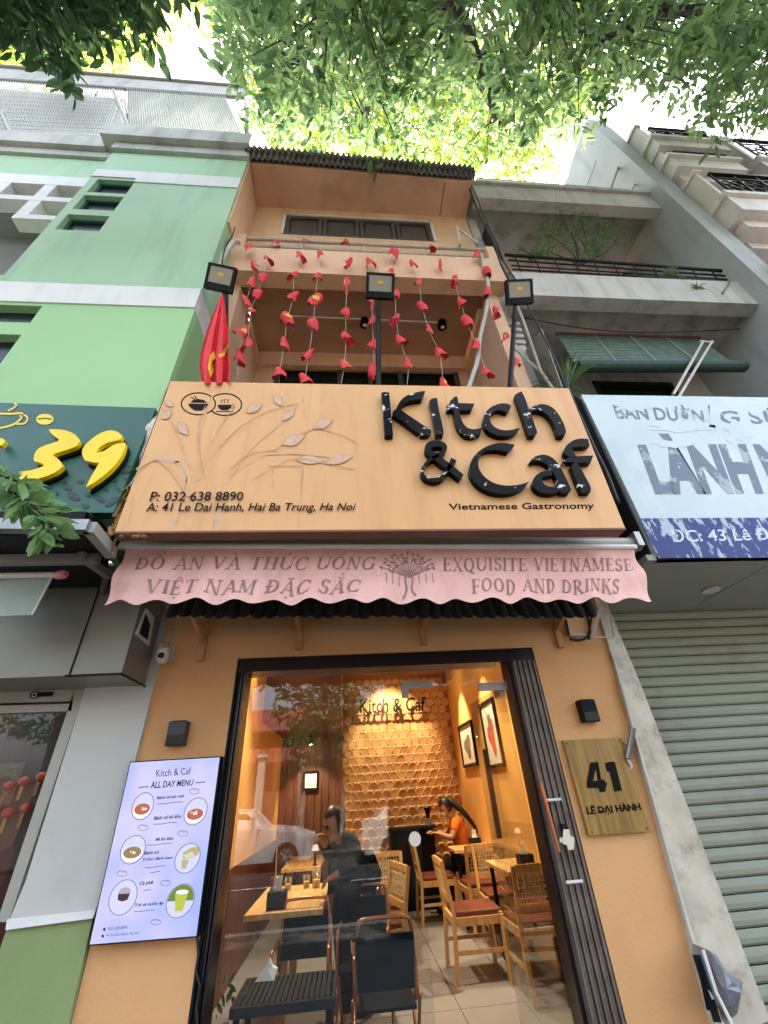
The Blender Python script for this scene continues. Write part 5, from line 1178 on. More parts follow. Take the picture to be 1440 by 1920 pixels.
# bamboo blind
Bl = root('bamboo_blind', (3.5, 2.7, 5.0), 'green bamboo blind rolled half down under the balcony of the grey house', 'blind')
t0, t1 = PY(*r1(462,1012), 2.72), PY(*r1(1122,1032), 2.72); b0, b1 = PY(*r1(550,1160), 2.55), PY(*r1(1300,1158), 2.55)
for i in range(22):
    t = i/22; a = t0.lerp(b0, t); b = t1.lerp(b1, t); a2 = t0.lerp(b0, t+.034); b2 = t1.lerp(b1, t+.034)
    B('slat', MB().hexa([a2+V((0,.003*(i%2),0)), b2, b, a], (0,.006,0)), 'bamboo', Bl)
B('rolled_end', MB().tube([b0+V((-.02,-.02,-.03)), b1+V((.04,-.02,-.03))], .062, 12), 'bamboor', Bl)
B('top_bar', MB().bar(t0+V((-.02,0,.02)), t1+V((.02,0,.02)), .03), 'brown_in', Bl)
for t in (.25, .5, .75): B('cord', MB().bar(t0.lerp(t1,t)+V((0,-.01,0)), b0.lerp(b1,t)+V((0,-.02,0)), .006), 'pvc', Bl)
thing_tube('washing_line', [PY(*r1(*p), 2.6) for p in ((290,930),(530,975),(780,1000),(1055,998),(1310,985))], .006, 'cable', 'sagging wire strung under the balcony of the grey house', 'wire')
# neoclassical house far right
NC = root('classical_house', (6.6, 2.6, 0), 'cream house with moulded balconies and black iron railings at the far right', 'building')
B('facade', MB().box(5.03, 9.5, 2.7, 3.2, 0, 14.5), 'cream', NC)
def ironrail(p0, p1, h, parent, dense=26, m_='black'):
    g_ = B('iron_railing', MB().bar(p0, p1, .03, .03).bar(p0+V((0,0,h)), p1+V((0,0,h)), .05, .04).bar(p0+V((0,0,h*.82)), p1+V((0,0,h*.82)), .02).bar(p0+V((0,0,h*.15)), p1+V((0,0,h*.15)), .02), m_, parent)
    L0 = (p1-p0).length; n_ = max(3, int(L0/.36)); d = (p1-p0)/n_
    for i in range(n_+1):
        c = p0 + d*i; mb = MB().bar(c, c+V((0,0,h)), .02)
        if i < n_:
            u = d.normalized(); w_ = d.length
            for (cx, cz, r_) in ((.3,.36,.1),(.7,.36,.1),(.3,.62,.1),(.7,.62,.1),(.5,.5,.13)):
                pts = [c + u*(w_*cx + r_*.9*cos(t)*w_*2) + V((0,0,h*cz+r_*sin(t)*h)) for t in [2*pi*q/10 for q in range(11)]]
                mb.tube(pts, .009, 4, False)
        B('scroll_panel', mb, m_, g_)
def balc(x0, x1, y0, zb, zs, rh, nm):
    b_ = B('balcony', MB().box(x0, x1, y0, 2.7, zb, zs-.08).box(x0-.05, x1+.05, y0-.05, 2.7, zs-.08, zs).box(x0+.08, x1-.05, y0+.12, 2.7, zb-.18, zb).box(x0+.2, x1-.05, y0+.3, 2.7, zb-.34, zb-.18), 'cream', NC)
    B('side_parapet', MB().box(x0, x0+.06, y0+.02, 2.69, zs, zs+rh*.93).box(x0-.03, x0+.09, y0-.01, 2.69, zs+rh*.93, zs+rh), 'cream', b_)
    ironrail(V((x0+.25, y0+.03, zs)), V((x1, y0+.03, zs)), rh, b_)
    B('balcony_window', MB().box(x0+.5, x1-.3, 2.66, 2.699, zs+.05, zs+1.75), 'glassdark', b_)
balc(5.06, 8.6, 1.9, 7.45, 7.92, .86, '')
balc(4.9+.14, 6.2, 1.95, 9.15, 9.55, .3, '')
balc(5.04, 6.3, 1.9, 9.9, 10.25, .65, '')
balc(6.5, 9.3, 1.9, 9.1, 9.5, 1.1, '')
balc(5.06, 8.6, 1.9, 5.2, 5.7, .8, '')
# downpipe-like rough tile edge between houses
mb = MB()
for i in range(9): mb.tube([(4.76+.01*(i%2), 2.12-.015*(i%3), 6.05-.07*i), (5.0, 2.05, 6.02-.07*i)], .035, 8)
B('stacked_tiles', mb, 'alu', Q)

# rubbish by the pilaster, bottom right
bg_ = root('plastic_bag', PY(1365,1860,2.8), 'grey plastic bag tied to the marble pilaster at the bottom right', 'bag')
bzz = lambda x, y, Y=2.8: PY(1240+x/7.2, 1700+y/7.2, Y)
mb = MB(); cc = [(640,590),(740,650),(880,870),(1010,960),(1100,1010),(1080,1150),(1030,1440),(960,1500),(820,1350),(720,1000),(650,760)]
cen = bzz(880,1100,2.72); prev = []
front = [bzz(x, y, 2.8) for x, y in cc]; n = len(front)
mb.v = [cen] + [cen.lerp(p, .55)+V((random.uniform(-.01,.01),-.03+random.uniform(-.02,.02),0)) for p in front] + front + [p+V((0,.12,0)) for p in front]
for i in range(n):
    j = (i+1)%n; mb.f += [(0,1+i,1+j),(1+i,1+n+i,1+n+j,1+j),(1+n+i,1+2*n+i,1+2*n+j,1+n+j)]
B('bag_body', mb, 'bag', bg_)
B('white_pipe', MB().tube([bzz(560,580,2.78), bzz(740,1150,2.76), bzz(960,1600,2.74)], .008, 8), 'camw', bg_)
bs_ = root('stacked_rods', PY(1330,1880,2.8), 'dark folded rods and boards leaning beside the grey plastic bag', 'junk')
for (a, b, w_, m_) in (((470,650),(760,1560),.035,'dark'),((540,660),(900,1600),.03,'rust'),((490,700),(640,1400),.015,'black'),((560,1000),(700,1250),.01,'camw'),((620,1250),(850,1590),.012,'paperw'),((600,800),(900,1590),.02,'steel')): B('rod', MB().bar(bzz(*a,2.86), bzz(*b,2.84), w_, .01), m_, bs_)

# ------------------------------------------------------------------ plants on the grey house
def bladeplant(name, base, n, L, m_, lab, cat='plant', wd=.02, spread=1.):
    mb = MB()
    for i in range(n):
        a = random.random()*2*pi; el = random.uniform(.35,1.25); d = V((cos(a)*cos(el)*spread, sin(a)*cos(el)*.6*spread, sin(el))); s_ = V((-sin(a), cos(a), 0)); l = L*random.uniform(.6,1.1); o = len(mb.v)
        for k_ in range(6):
            t = k_/5; p = base + d*(l*t) + V((0,0,-.45*l*t*t)); w_ = wd*(1-t)**.6+.001; mb.v += [p-s_*w_/2, p+V((0,0,-w_*.2)), p+s_*w_/2]
            if k_: q = o+3*k_; mb.f += [(q-3,q-2,q+1,q),(q-2,q-1,q+2,q+1)]
    return B(name, mb, m_, label=lab, cat=cat)
bladeplant('spiky_plant', PY(*r1(520,1255), 2.45), 46, .72, 'leafd', 'large spiky leaved plant at the left end of the faded white sign', wd=.024, spread=.8)
bladeplant('spider_plant', PY(*r1(990,735), 2.3), 40, .24, 'leafd', 'spider plant hanging through the iron railing of the grey house', wd=.014)
bladeplant('spider_plant', PY(*r1(1115,795), 2.28), 30, .16, 'leafd', 'small tuft of grass growing on the concrete balcony edge', wd=.01)
def shrub(lab, base, regs, seed):
    rs = random.Random(seed); t = root('balcony_shrub', base, lab, 'plant'); spots = []; mb = MB()
    for (x, y, rx, ry_, n_) in regs:
        c = PY(*r1(x, y), 2.62)
        for _ in range(n_):
            a = rs.random()*2*pi; r_ = rs.random()**.6; p = PY(*r1(x+rx*r_*cos(a), y+ry_*r_*sin(a)), 2.62+rs.uniform(-.25,.2)); spots += sprig(p, 5, .12)
        mb.tube(smoothpts([base, base.lerp(c, .5)+V((.1,0,-.05)), c], 4), [.014-.0011*i for i in range(9)], 5)
    B('stem', mb, 'bark', t); leaves('foliage', spots, .05, 'leafd', t, kind='stuff')
shrub('leafy shrub growing over the railing of the grey house balcony', PY(*r1(560,690), 2.55), ((440,420,28,60,26),(410,540,60,50,46),(400,620,55,30,30),(560,470,60,50,50),(560,560,60,60,36),(640,600,50,60,44),(680,520,50,60,34),(750,540,28,25,8),(640,450,30,22,14),(470,480,40,40,18)), 3)
shrub('small sprig of leaves at the left end of the grey house railing', PY(*r1(330,660), 2.5), ((280,610,22,22,7),(360,620,16,14,6)), 4)

# ------------------------------------------------------------------ street trees: crowns over the street
rt = random.Random(21); random.seed(21)
def interp(tab, x):
    for (a, b), (c, d) in zip(tab, tab[1:]):
        if a <= x <= c: return b + (d-b)*(x-a)/(c-a)
    return tab[-1][1] if x > tab[-1][0] else tab[0][1]
lowN = [(-80,60),(0,70),(60,110),(120,125),(180,85),(240,95),(275,60),(330,45),(380,60),(425,95),(450,150),(480,215),(520,262),(580,275),(700,290),(860,300),(900,270),(960,300),(1000,280),(1040,285),(1080,240),(1130,205),(1180,150),(1230,120),(1250,200),(1280,265),(1320,235),(1380,265),(1440,225),(1520,180)]
holes = [(905,15,30,26),(1200,195,26,38),(960,40,14,10),(975,110,10,26),(1370,200,22,18),(330,130,80,36),(1150,25,14,22),(790,140,8,8),(1115,60,8,14),(640,40,6,10),(345,30,20,12),(1290,8,30,14),(1215,88,8,16)]
def inhole(x, y, k_=1.): return any(((x-a)/c)**2+((y-b)/d)**2 < k_ for a, b, c, d in holes)
def crown(name, lab, n, zr, low, m_, size, xr, twig, hole=1., ymin=-130, trunk=None, dens=None, grp=None):
    T_ = root('street_tree', trunk[0], lab, 'tree', grp); spots = []; cents = []
    g_ = 0
    while len(cents) < n and g_ < n*60:
        g_ += 1; x = rt.uniform(*xr); y = rt.uniform(ymin, 350); lim = interp(low, x)
        if y > lim - rt.random()**2*26: continue
        if hole and inhole(x, y, hole) and rt.random() < .93: continue
        if dens and rt.random() > dens(x, y): continue
        z = rt.uniform(*zr); p = PZ(x, y, z)
        if hole and noise.noise(p*1.15) + .5*noise.noise(p*3.1) < -.10 and rt.random() < .85: continue
        cents.append(p); spots += sprig(p, twig, .30*size/.13, .05*size/.13)
    tp, limbs, r_ = trunk
    B('trunk', MB().tube(smoothpts(limbs[0], 4), [r_*(1-.7*i/(4*(len(limbs[0])-1))) for i in range(4*(len(limbs[0])-1)+1)], 10), 'bark', T_, smooth=True)
    for l in limbs[1:]:
        k_ = 4*(len(l)-1)+1; B('limb', MB().tube(smoothpts(l, 4), [r_*.42*(1-.82*i/k_) for i in range(k_)], 7), 'bark', T_, smooth=True)
    tw = MB(); nodes = [V(p) for l in limbs[1:] for p in smoothpts(l, 6)[4:]]
    for p in cents[::4]:
        q = min(nodes, key=lambda a: (a-p).length_squared)
        if (q-p).length > 3.2: continue
        m = q.lerp(p, .5)+V((0,0,.12)); tw.tube([q, m, p], [.016,.011,.005], 4, False)
    B('twigs', tw, 'bark', T_, kind='stuff')
    leaves('crown', spots, size, m_, T_, kind='stuff'); return T_
# big tree standing on the pavement behind the viewer, its crown overhead
bx0 = V((.75,-1.1,0)); top = V((.72,.05,8.6))
crown('a', 'tall shade tree on the pavement, its dense green crown hanging over the shop', 1350, (8.6, 12.5), lowN, 'leafa', .16, (400, 1520), 10,
      trunk=(bx0, [[bx0, V((.8,-1.0,3)), V((.78,-.6,6)), V((.75,.3,8.8)), V((.72,.75,10.2))], [V((.78,-.4,7)), V((2.2,.3,9)), V((3.6,1.0,10.4)), V((4.6,1.3,11))], [V((.75,.2,8.6)), V((1.7,1.0,9.8)), V((2.5,1.9,10.6)), V((3.0,2.2,11))], [V((.75,.1,8.4)), V((-.2,.9,9.8)), V((-.9,1.8,10.8))], [V((.72,.5,9.6)), V((.5,1.5,10.8)), V((.3,2.4,11.5))], [V((2.2,.3,9)), V((2.6,.9,9.9)), V((2.3,1.7,10.6))], [V((3.6,1.0,10.4)), V((4.9,.6,10.8)), V((6,.9,11.2))]], .26), dens=lambda x, y: .4 if 480 < x < 1120 and y > 190 else 1)
lowD = [(-80,50),(0,40),(40,55),(60,90),(78,130),(125,130),(150,80),(200,55),(240,80),(258,90),(270,30),(310,5)]
bx1 = V((-4.2,-1.3,0))
crown('b', 'shade tree at the left whose dark leaves hang in front of the rooftop screen', 190, (6.4, 8.2), lowD, 'leafc', .15, (-90, 300), 10, hole=0,
      trunk=(bx1, [[bx1, V((-4.2,-1.2,3)), V((-4.0,-.6,6)), V((-3.8,.1,8.5))], [V((-4.0,-.6,6)), V((-3.6,.3,7.2)), V((-3.0,.9,7.8))], [V((-4.0,-.3,7)), V((-3.2,.2,8)), V((-2.4,.6,8.6))], [V((-4.0,-.4,6.6)), V((-3.7,.6,7.4)), V((-3.4,1.2,7.6))]], .2))
lowF = [(-80,150),(0,150),(250,150),(290,120),(320,60),(420,60),(470,180),(520,300),(860,330),(890,335),(930,345),(965,348),(985,342),(1000,325),(1030,335),(1055,325),(1075,250),(1100,215),(1160,160),(1200,120),(1300,100),(1520,60)]
bx2 = V((3,14,0))
crown('c', 'sunlit yellow green tree rising behind the roofs', 3000, (19, 27), lowF, 'leafb', .24, (-90, 1250), 10, hole=1.2,
      trunk=(bx2, [[bx2, V((3,13.5,8)), V((2.8,11,16)), V((2.5,9,21))], [V((2.8,11,16)), V((4,8,21)), V((6,6,24))], [V((2.8,11,16)), V((0,8,21)), V((-3,6,24))], [V((2.8,11,16)), V((2,7,22)), V((1,5,25))], [V((0,8,21)), V((-6,6,23)), V((-10,5,24))]], .4),
      dens=lambda x, y: 1 if (x < 290 and y > 10) or y > 140 else .35)
# crown volume behind the viewer (over the road), seen in reflections
spots = []
for i in range(560):
    a = rt.random()*2*pi; r_ = rt.random()**.5; p = V((.8+8.5*r_*cos(a), -5.2+5.0*r_*sin(a), 9.4+rt.uniform(-1.8,1.8)*(1.15-r_)))
    spots += sprig(p, 10, .35, .06)
T2 = [o for o in bpy.data.objects if o.name == 'street_tree'][0]
leaves('crown_over_road', spots, .17, 'leafa', T2, kind='stuff')
# compound leaf sprays hanging near the viewer
def spray(lab, pts, sz, m_, Yd, extra=1):
    P3 = [PY(x, y, Yd) for x, y in pts]; t = root('leafy_branch', P3[0], lab, 'branch'); mb = MB().tube(smoothpts(P3, 4), .006, 5); spots = []
    sm = smoothpts(P3, 5)
    for i, p in enumerate(sm):
        d = (sm[min(i+1,len(sm)-1)]-sm[max(i-1,0)]).normalized(); s_ = V((d.z,0,-d.x))
        for sg in (1,-1):
            for _ in range(extra): spots.append((p+V((0,random.uniform(-.05,.05),0)), s_*sg*.9+d*.6+V((0,random.uniform(-.4,.4),-.1))))
    B('twig', mb, 'bark', t); leaves('leaflets', spots, sz, m_, t, kind='stuff', ln=2.2)
spray('spray of pale green leaves hanging before the dark green sign at the left edge', [(-60,900),(0,915),(45,935),(80,965),(98,990)], .11, 'leafe', 1.5)
spray('lower leaf spray beside the left canopy edge', [(-30,940),(30,948),(75,950),(112,962)], .085, 'leafe', 1.55)
spray('leaf spray with drooping leaflets at the left edge', [(-40,885),(10,895),(50,910)], .08, 'leafe', 1.45)
spray('drooping leaf tip above the black canopy', [(60,950),(82,985),(84,1010)], .07, 'leafe', 1.5)
spray('dark leaf spray hanging against the rooftop screen', [(60,60),(90,100),(112,125),(124,160)], .30, 'leafc', 1.9)

# ------------------------------------------------------------------ furniture inside
CH = None
def woodchair():
    t = root('wooden_chair', (0,0,.1), 'x', 'chair', 'wooden chairs with cane backs')   # faces +Y, width along X
    w_, d_ = .23, .22
    for sx in (-1, 1):
        B('rear_leg', MB().bar((sx*w_,-d_-.03,0), (sx*w_,-d_,.45), .035, .035).bar((sx*w_,-d_,.45), (sx*w_,-d_-.07,.84), .034, .034), 'woodc', t, local=True)
        B('front_leg', MB().bar((sx*w_,d_,0), (sx*w_,d_,.45), .035, .035), 'woodc', t, local=True)
        B('side_rail', MB().box(sx*w_-.012, sx*w_+.012, -d_+.018, d_-.018, .37, .43), 'woodc', t, local=True)
        B('stretcher', MB().bar((sx*w_,-d_-.01,.2), (sx*w_,d_,.2), .02, .028), 'woodc', t, local=True)
    B('front_rail', MB().box(-w_+.018, w_-.018, d_-.012, d_+.012, .37, .43), 'woodc', t, local=True)
    B('rear_rail', MB().box(-w_+.018, w_-.018, -d_-.012, -d_+.012, .37, .43), 'woodc', t, local=True)
    B('seat', MB().box(-w_+.005, w_-.005, -d_+.02, d_+.02, .431, .47), 'seatred', t, local=True, bevel=.012)
    for z, y in ((.82,-.283),(.56,-.243)): B('back_rail', MB().box(-w_+.017, w_-.017, y-.014, y+.012, z-.025, z+.025), 'woodc', t, local=True)
    mb = MB(); n = 13
    for i in range(n+1):
        x = -w_+.02+(2*w_-.04)*i/n; mb.bar((x,-.247,.585), (x,-.28,.795), .007, .004)
    for j in range(7):
        k_ = j/6; mb.bar((-w_+.018,-.247-.033*k_,.585+.21*k_), (w_-.018,-.247-.033*k_,.585+.21*k_), .007, .004)
    for i in range(n):
        x = -w_+.02+(2*w_-.04)*(i+.5)/n
        mb.bar((x-.05 if i > 1 else x,-.25,.6), (x+.05 if i < n-2 else x,-.278,.78), .004, .003); mb.bar((x+.05 if i < n-2 else x,-.25,.6), (x-.05 if i > 1 else x,-.278,.78), .004, .003)
    B('cane_panel', mb, 'cane', t, local=True, kind='stuff'); return t
CH = woodchair()
def chair(x, y, rz, lab):
    global CH_used
    if not CH_used: CH_used = True; CH.location = (x, y, .1); CH.rotation_euler.z = rz; CH['label'] = lab; return CH
    return copy_tree(CH, (x, y, .1), rz, lab)
CH_used = False
chair(1.17, 5.44, -pi/2, 'wooden chair with reddish seat standing in the aisle, back to the left')
chair(1.62, 4.90, 0.03, 'wooden cane backed chair nearest the open glass door')
chair(1.68, 6.02, pi-.05, 'wooden cane backed chair across the near right table, facing the street')
chair(1.14, 7.33, -pi/2, 'farthest wooden chair, in front of the black counter')
chair(.20, 5.22, pi/2+.25, 'wooden chair beside the near left table, seen edge on')
chair(.33, 6.0, pi-.1, 'wooden cane backed chair behind the man in black')
chair(1.60, 6.62, .05, 'wooden chair between the two right hand tables')
def table(name, x0, x1, y0, y1, zt, lab, m_='woodt', legs='black', pedestal=False):
    t = root(name, ((x0+x1)/2, (y0+y1)/2, .1), lab, 'table')
    B('table_top', MB().box(x0, x1, y0, y1, zt-.035, zt), m_, t, bevel=.004)
    if pedestal:
        for y in (y0+.18, y1-.18): B('pedestal', MB().box((x0+x1)/2-.03, (x0+x1)/2+.03, y-.03, y+.03, .13, zt-.036).box((x0+x1)/2-.2, (x0+x1)/2+.2, y-.03, y+.03, .1, .13), legs, t)
    else:
        for x in (x0+.05, x1-.05):
            for y in (y0+.05, y1-.05): B('leg', MB().bar((x,y,.1), (x,y,zt-.036), .035), legs, t)
    return t
table('wooden_table', -.775, -.205, 4.18, 5.25, .85, 'pale wooden table nearest the glass on the left, with a tissue box', pedestal=True, legs='woodc')
table('wooden_table', -.80, -.35, 6.35, 7.5, .85, 'small pale wooden table behind the near left table')
table('wooden_table', 1.46, 1.845, 4.98, 5.78, .85, 'pale wooden table against the orange wall nearest the door')
table('wooden_table', 1.34, 1.845, 6.8, 7.3, .85, 'pale wooden table farther back against the orange wall')
# black counter at the back
t = root('bar_counter', (.95, 8.0, .1), 'black counter with small equipment at the back of the shop', 'counter')
B('counter_body', MB().box(.62, 1.28, 7.95, 8.25, .1, 1.02), 'black', t); B('counter_top', MB().box(.6, 1.32, 7.9, 8.25, 1.021, 1.05), 'dark', t)
p = PY(806,1560,8.0)
t = root('coffee_grinder', (p.x, 8.05, 1.05), 'small black coffee grinder standing on the back counter', 'grinder')
B('base', MB().box(p.x-.05,p.x+.05,8.0,8.1,1.052,1.14), 'steel', t); B('hopper', MB().lathe((p.x,8.05,1.14), [(.025,0),(.03,.05),(.055,.13),(.05,.14)], 14), 'black', t)
# things on the tables
def tissue(x, y, z, lab, s_=1.):
    t = root('tissue_box', (x,y,z), lab, 'tissue box', 'black tissue boxes on the tables')
    B('box', MB().box(x-.07*s_, x+.07*s_, y-.06*s_, y+.06*s_, z+.001, z+.1*s_), 'slat', t)
    mb = MB()
    for k_ in range(5):
        a = k_*1.3; mb.prism([(x-.035+.01*k_, y+.01*sin(a), z+.1*s_), (x+.02+.005*k_, y-.01*cos(a), z+.1*s_), (x+.03*sin(a), y+.015*cos(a), z+.19*s_), (x-.03+.01*k_, y, z+.17*s_)], (0.002,.006,0))
    B('tissue', mb, 'tissue', t)
tissue(-.56, 4.32, .85, 'black tissue box on the near edge of the left table')
p = PZ(*qz(690,250), .85); tissue(1.66, 6.95, .85, 'black tissue box on the farther right table')
tissue(1.70, 5.15, .85, 'black tissue box on the nearer right table')
def tumbler(x, y, z, lab, r_=.035, h=.09):
    t = root('glass_tumbler', (x,y,z), lab, 'glass', 'glasses on the left table')
    B('glass_wall', MB().lathe((x,y,z+.001), [(r_*.8,0),(r_,h),(r_*.94,h),(r_*.75,.008)], 16), 'glass', t, smooth=True); B('drink', MB().lathe((x,y,z+.01), [(r_*.7,0),(r_*.78,h*.4)], 14), 'starry', t)
tumbler(-.56, 5.0, .85, 'empty glass at the left of the far table edge'); tumbler(-.40, 5.05, .85, 'glass with amber drink in the middle of the left table'); tumbler(-.31, 5.02, .85, 'glass jar at the right end of the left table', .045, .12)
t = root('straw_holder', (-.66,4.9,.85), 'dark jar holding a tall straw on the left table', 'jar'); B('jar', MB().lathe((-.66,4.9,.851), [(.04,0),(.045,.1),(.04,.11)], 12), 'copper', t); B('straw', MB().tube([(-.66,4.9,.9),(-.665,4.89,1.16)], .006, 6), 'camw', t)
t = root('table_lamp', (-.42,6.45,.85), 'small lamp with a white top on the second left table', 'lamp'); B('stand', MB().lathe((-.42,6.45,.851), [(.035,0),(.012,.02),(.012,.14)], 12), 'black', t); B('shade', MB().lathe((-.42,6.45,.99), [(.05,0),(.03,.05),(0,.055)], 14), 'camw', t)
# slatted black table by the glass
t = root('slatted_table', (-.36, 3.46, .1), 'charcoal slatted table behind the glass at the bottom left', 'table')
x0, x1, y0, y1, zt = -.62, -.09, 3.24, 3.66, .66
for i in range(17):
    x = x0+.018+(x1-x0-.036)*i/17; B('slat', MB().box(x, x+.021, y0+.02, y1-.02, zt-.015, zt), 'slat', t)
B('rim', MB().box(x0-.005, x0+.014, y0, y1, zt-.04, zt-.001).box(x1-.014, x1+.005, y0, y1, zt-.04, zt-.001).box(x0+.014, x1-.014, y0-.004, y0+.018, zt-.04, zt-.001).box(x0+.014, x1-.014, y1-.018, y1+.004, zt-.04, zt-.001), 'slat', t)
for x in (x0+.03, x1-.03):
    for y in (y0+.03, y1-.03): B('leg', MB().bar((x,y,.1),(x,y,zt-.041), .03), 'black', t)
t = root('crumpled_napkin', (-.50,3.58,zt), 'crumpled white napkin on the slatted table', 'napkin'); B('paper', MB().prism([(-.56,3.58,zt+.001),(-.45,3.57,zt+.001),(-.44,3.6,zt+.04),(-.47,3.61,zt+.05),(-.49,3.6,zt+.09),(-.51,3.6,zt+.05)], (0,.03,.0)), 'tissue', t)
def foldchair(cx, cy, rz, lab, w_=.17, hz=.80):
    t = root('folding_chair', (cx,cy,.1), lab, 'chair', 'copper tube folding chairs', rz)
    lo = dict(local=True)
    B('back_loop', MB().tube(smoothpts([(-w_,-.2,.44),(-w_,-.23,.66),(-w_*.93,-.24,hz-.03),(-w_*.7,-.245,hz),(w_*.7,-.245,hz),(w_*.93,-.24,hz-.03),(w_,-.23,.66),(w_,-.2,.44)], 4), .011, 8), 'copper', t, smooth=True, **lo)
    B('back_fabric', MB().hexa([(-w_-.004,-.216,.49),(w_+.004,-.216,.49),(w_+.004,-.252,.73),(-w_-.004,-.252,.73)], (0,.02,0)), 'fabricd', t, **lo)
    B('seat_fabric', MB().box(-w_-.003, w_+.003, -.19, .19, .40, .415), 'fabricd', t, **lo)
    for sx in (-1, 1):
        x = sx*(w_+.012)
        B('leg', MB().tube([(x,-.22,0),(x,.2,.42)], .01, 8), 'copper', t, smooth=True, **lo)
        B('leg', MB().tube([(x+.012*sx,.22,0),(x+.012*sx,-.2,.46)], .01, 8), 'copper', t, smooth=True, **lo)
        B('arm_loop', MB().tube(smoothpts([(x,-.2,.46),(x,-.16,.60),(x,-.05,.62),(x,.12,.62),(x,.19,.58),(x,.2,.42)], 4), .01, 8), 'copper', t, smooth=True, **lo)
    B('cross_bar', MB().tube([(-w_,-.2,.02),(w_,-.2,.02)], .008, 6), 'copper', t, **lo); return t
foldchair(.20, 3.72, 0, 'dark fabric chair with copper frame, back to the street, right of the slatted table')
foldchair(-.33, 4.02, pi, 'dark fabric chair with copper frame tucked behind the slatted table')
foldchair(.10, 4.35, pi-.1, 'dark fabric chair with copper frame farther in, mostly hidden')
# green leaf / yellow thing in the dark corner
t = root('potted_plant', (-.66,3.5,.1), 'small yellowish potted plant in the dark left corner behind the glass', 'plant')
B('pot', MB().lathe((-.66,3.42,.1), [(.05,0),(.07,.3),(.06,.3),(0,.29)], 14), 'dark', t)
leaves('foliage', [(V((-.66+random.gauss(0,.03),3.42+random.gauss(0,.03),.45+random.random()*.28)), V((random.uniform(-.3,.3),0,.5))) for _ in range(30)], .06, 'leafc', t, kind='stuff')

# ------------------------------------------------------------------ people
def skinmesh(name, verts, edges, radii, m_, parent, sub=2, rootv=0):
    me = bpy.data.meshes.new(name); off = WL[parent.name]; me.from_pydata([tuple(V(v)-off) for v in verts], edges, [])
    o = bpy.data.objects.new(name, me); COL.objects.link(o); o.parent = parent
    s_ = o.modifiers.new('skin', 'SKIN'); sk_ = me.skin_vertices[0].data
    for i, r_ in enumerate(radii):
        rr = r_ if isinstance(r_, tuple) else (r_, r_); sk_[i].radius = rr; sk_[i].use_root = (i == rootv)
    b_ = o.modifiers.new('sub', 'SUBSURF'); b_.levels = sub; b_.render_levels = sub
    dg = bpy.context.evaluated_depsgraph_get(); dg.update(); me2 = bpy.data.meshes.new_from_object(o.evaluated_get(dg)); o.modifiers.clear(); o.data = me2
    me2.materials.clear(); me2.materials.append(M[m_]); me2.polygons.foreach_set('use_smooth', [True]*len(me2.polygons)); return o
def chain(groups):
    vs = []; es = []; rs_ = []; idx = {}
    for g_ in groups:
        last = None
        for it in g_:
            if isinstance(it, str): last = idx[it]; continue
            nm, p, r_ = it; vs.append(p); rs_.append(r_); i = len(vs)-1; idx[nm] = i
            if last is not None: es.append((last, i))
            last = i
    return vs, es, rs_, idx
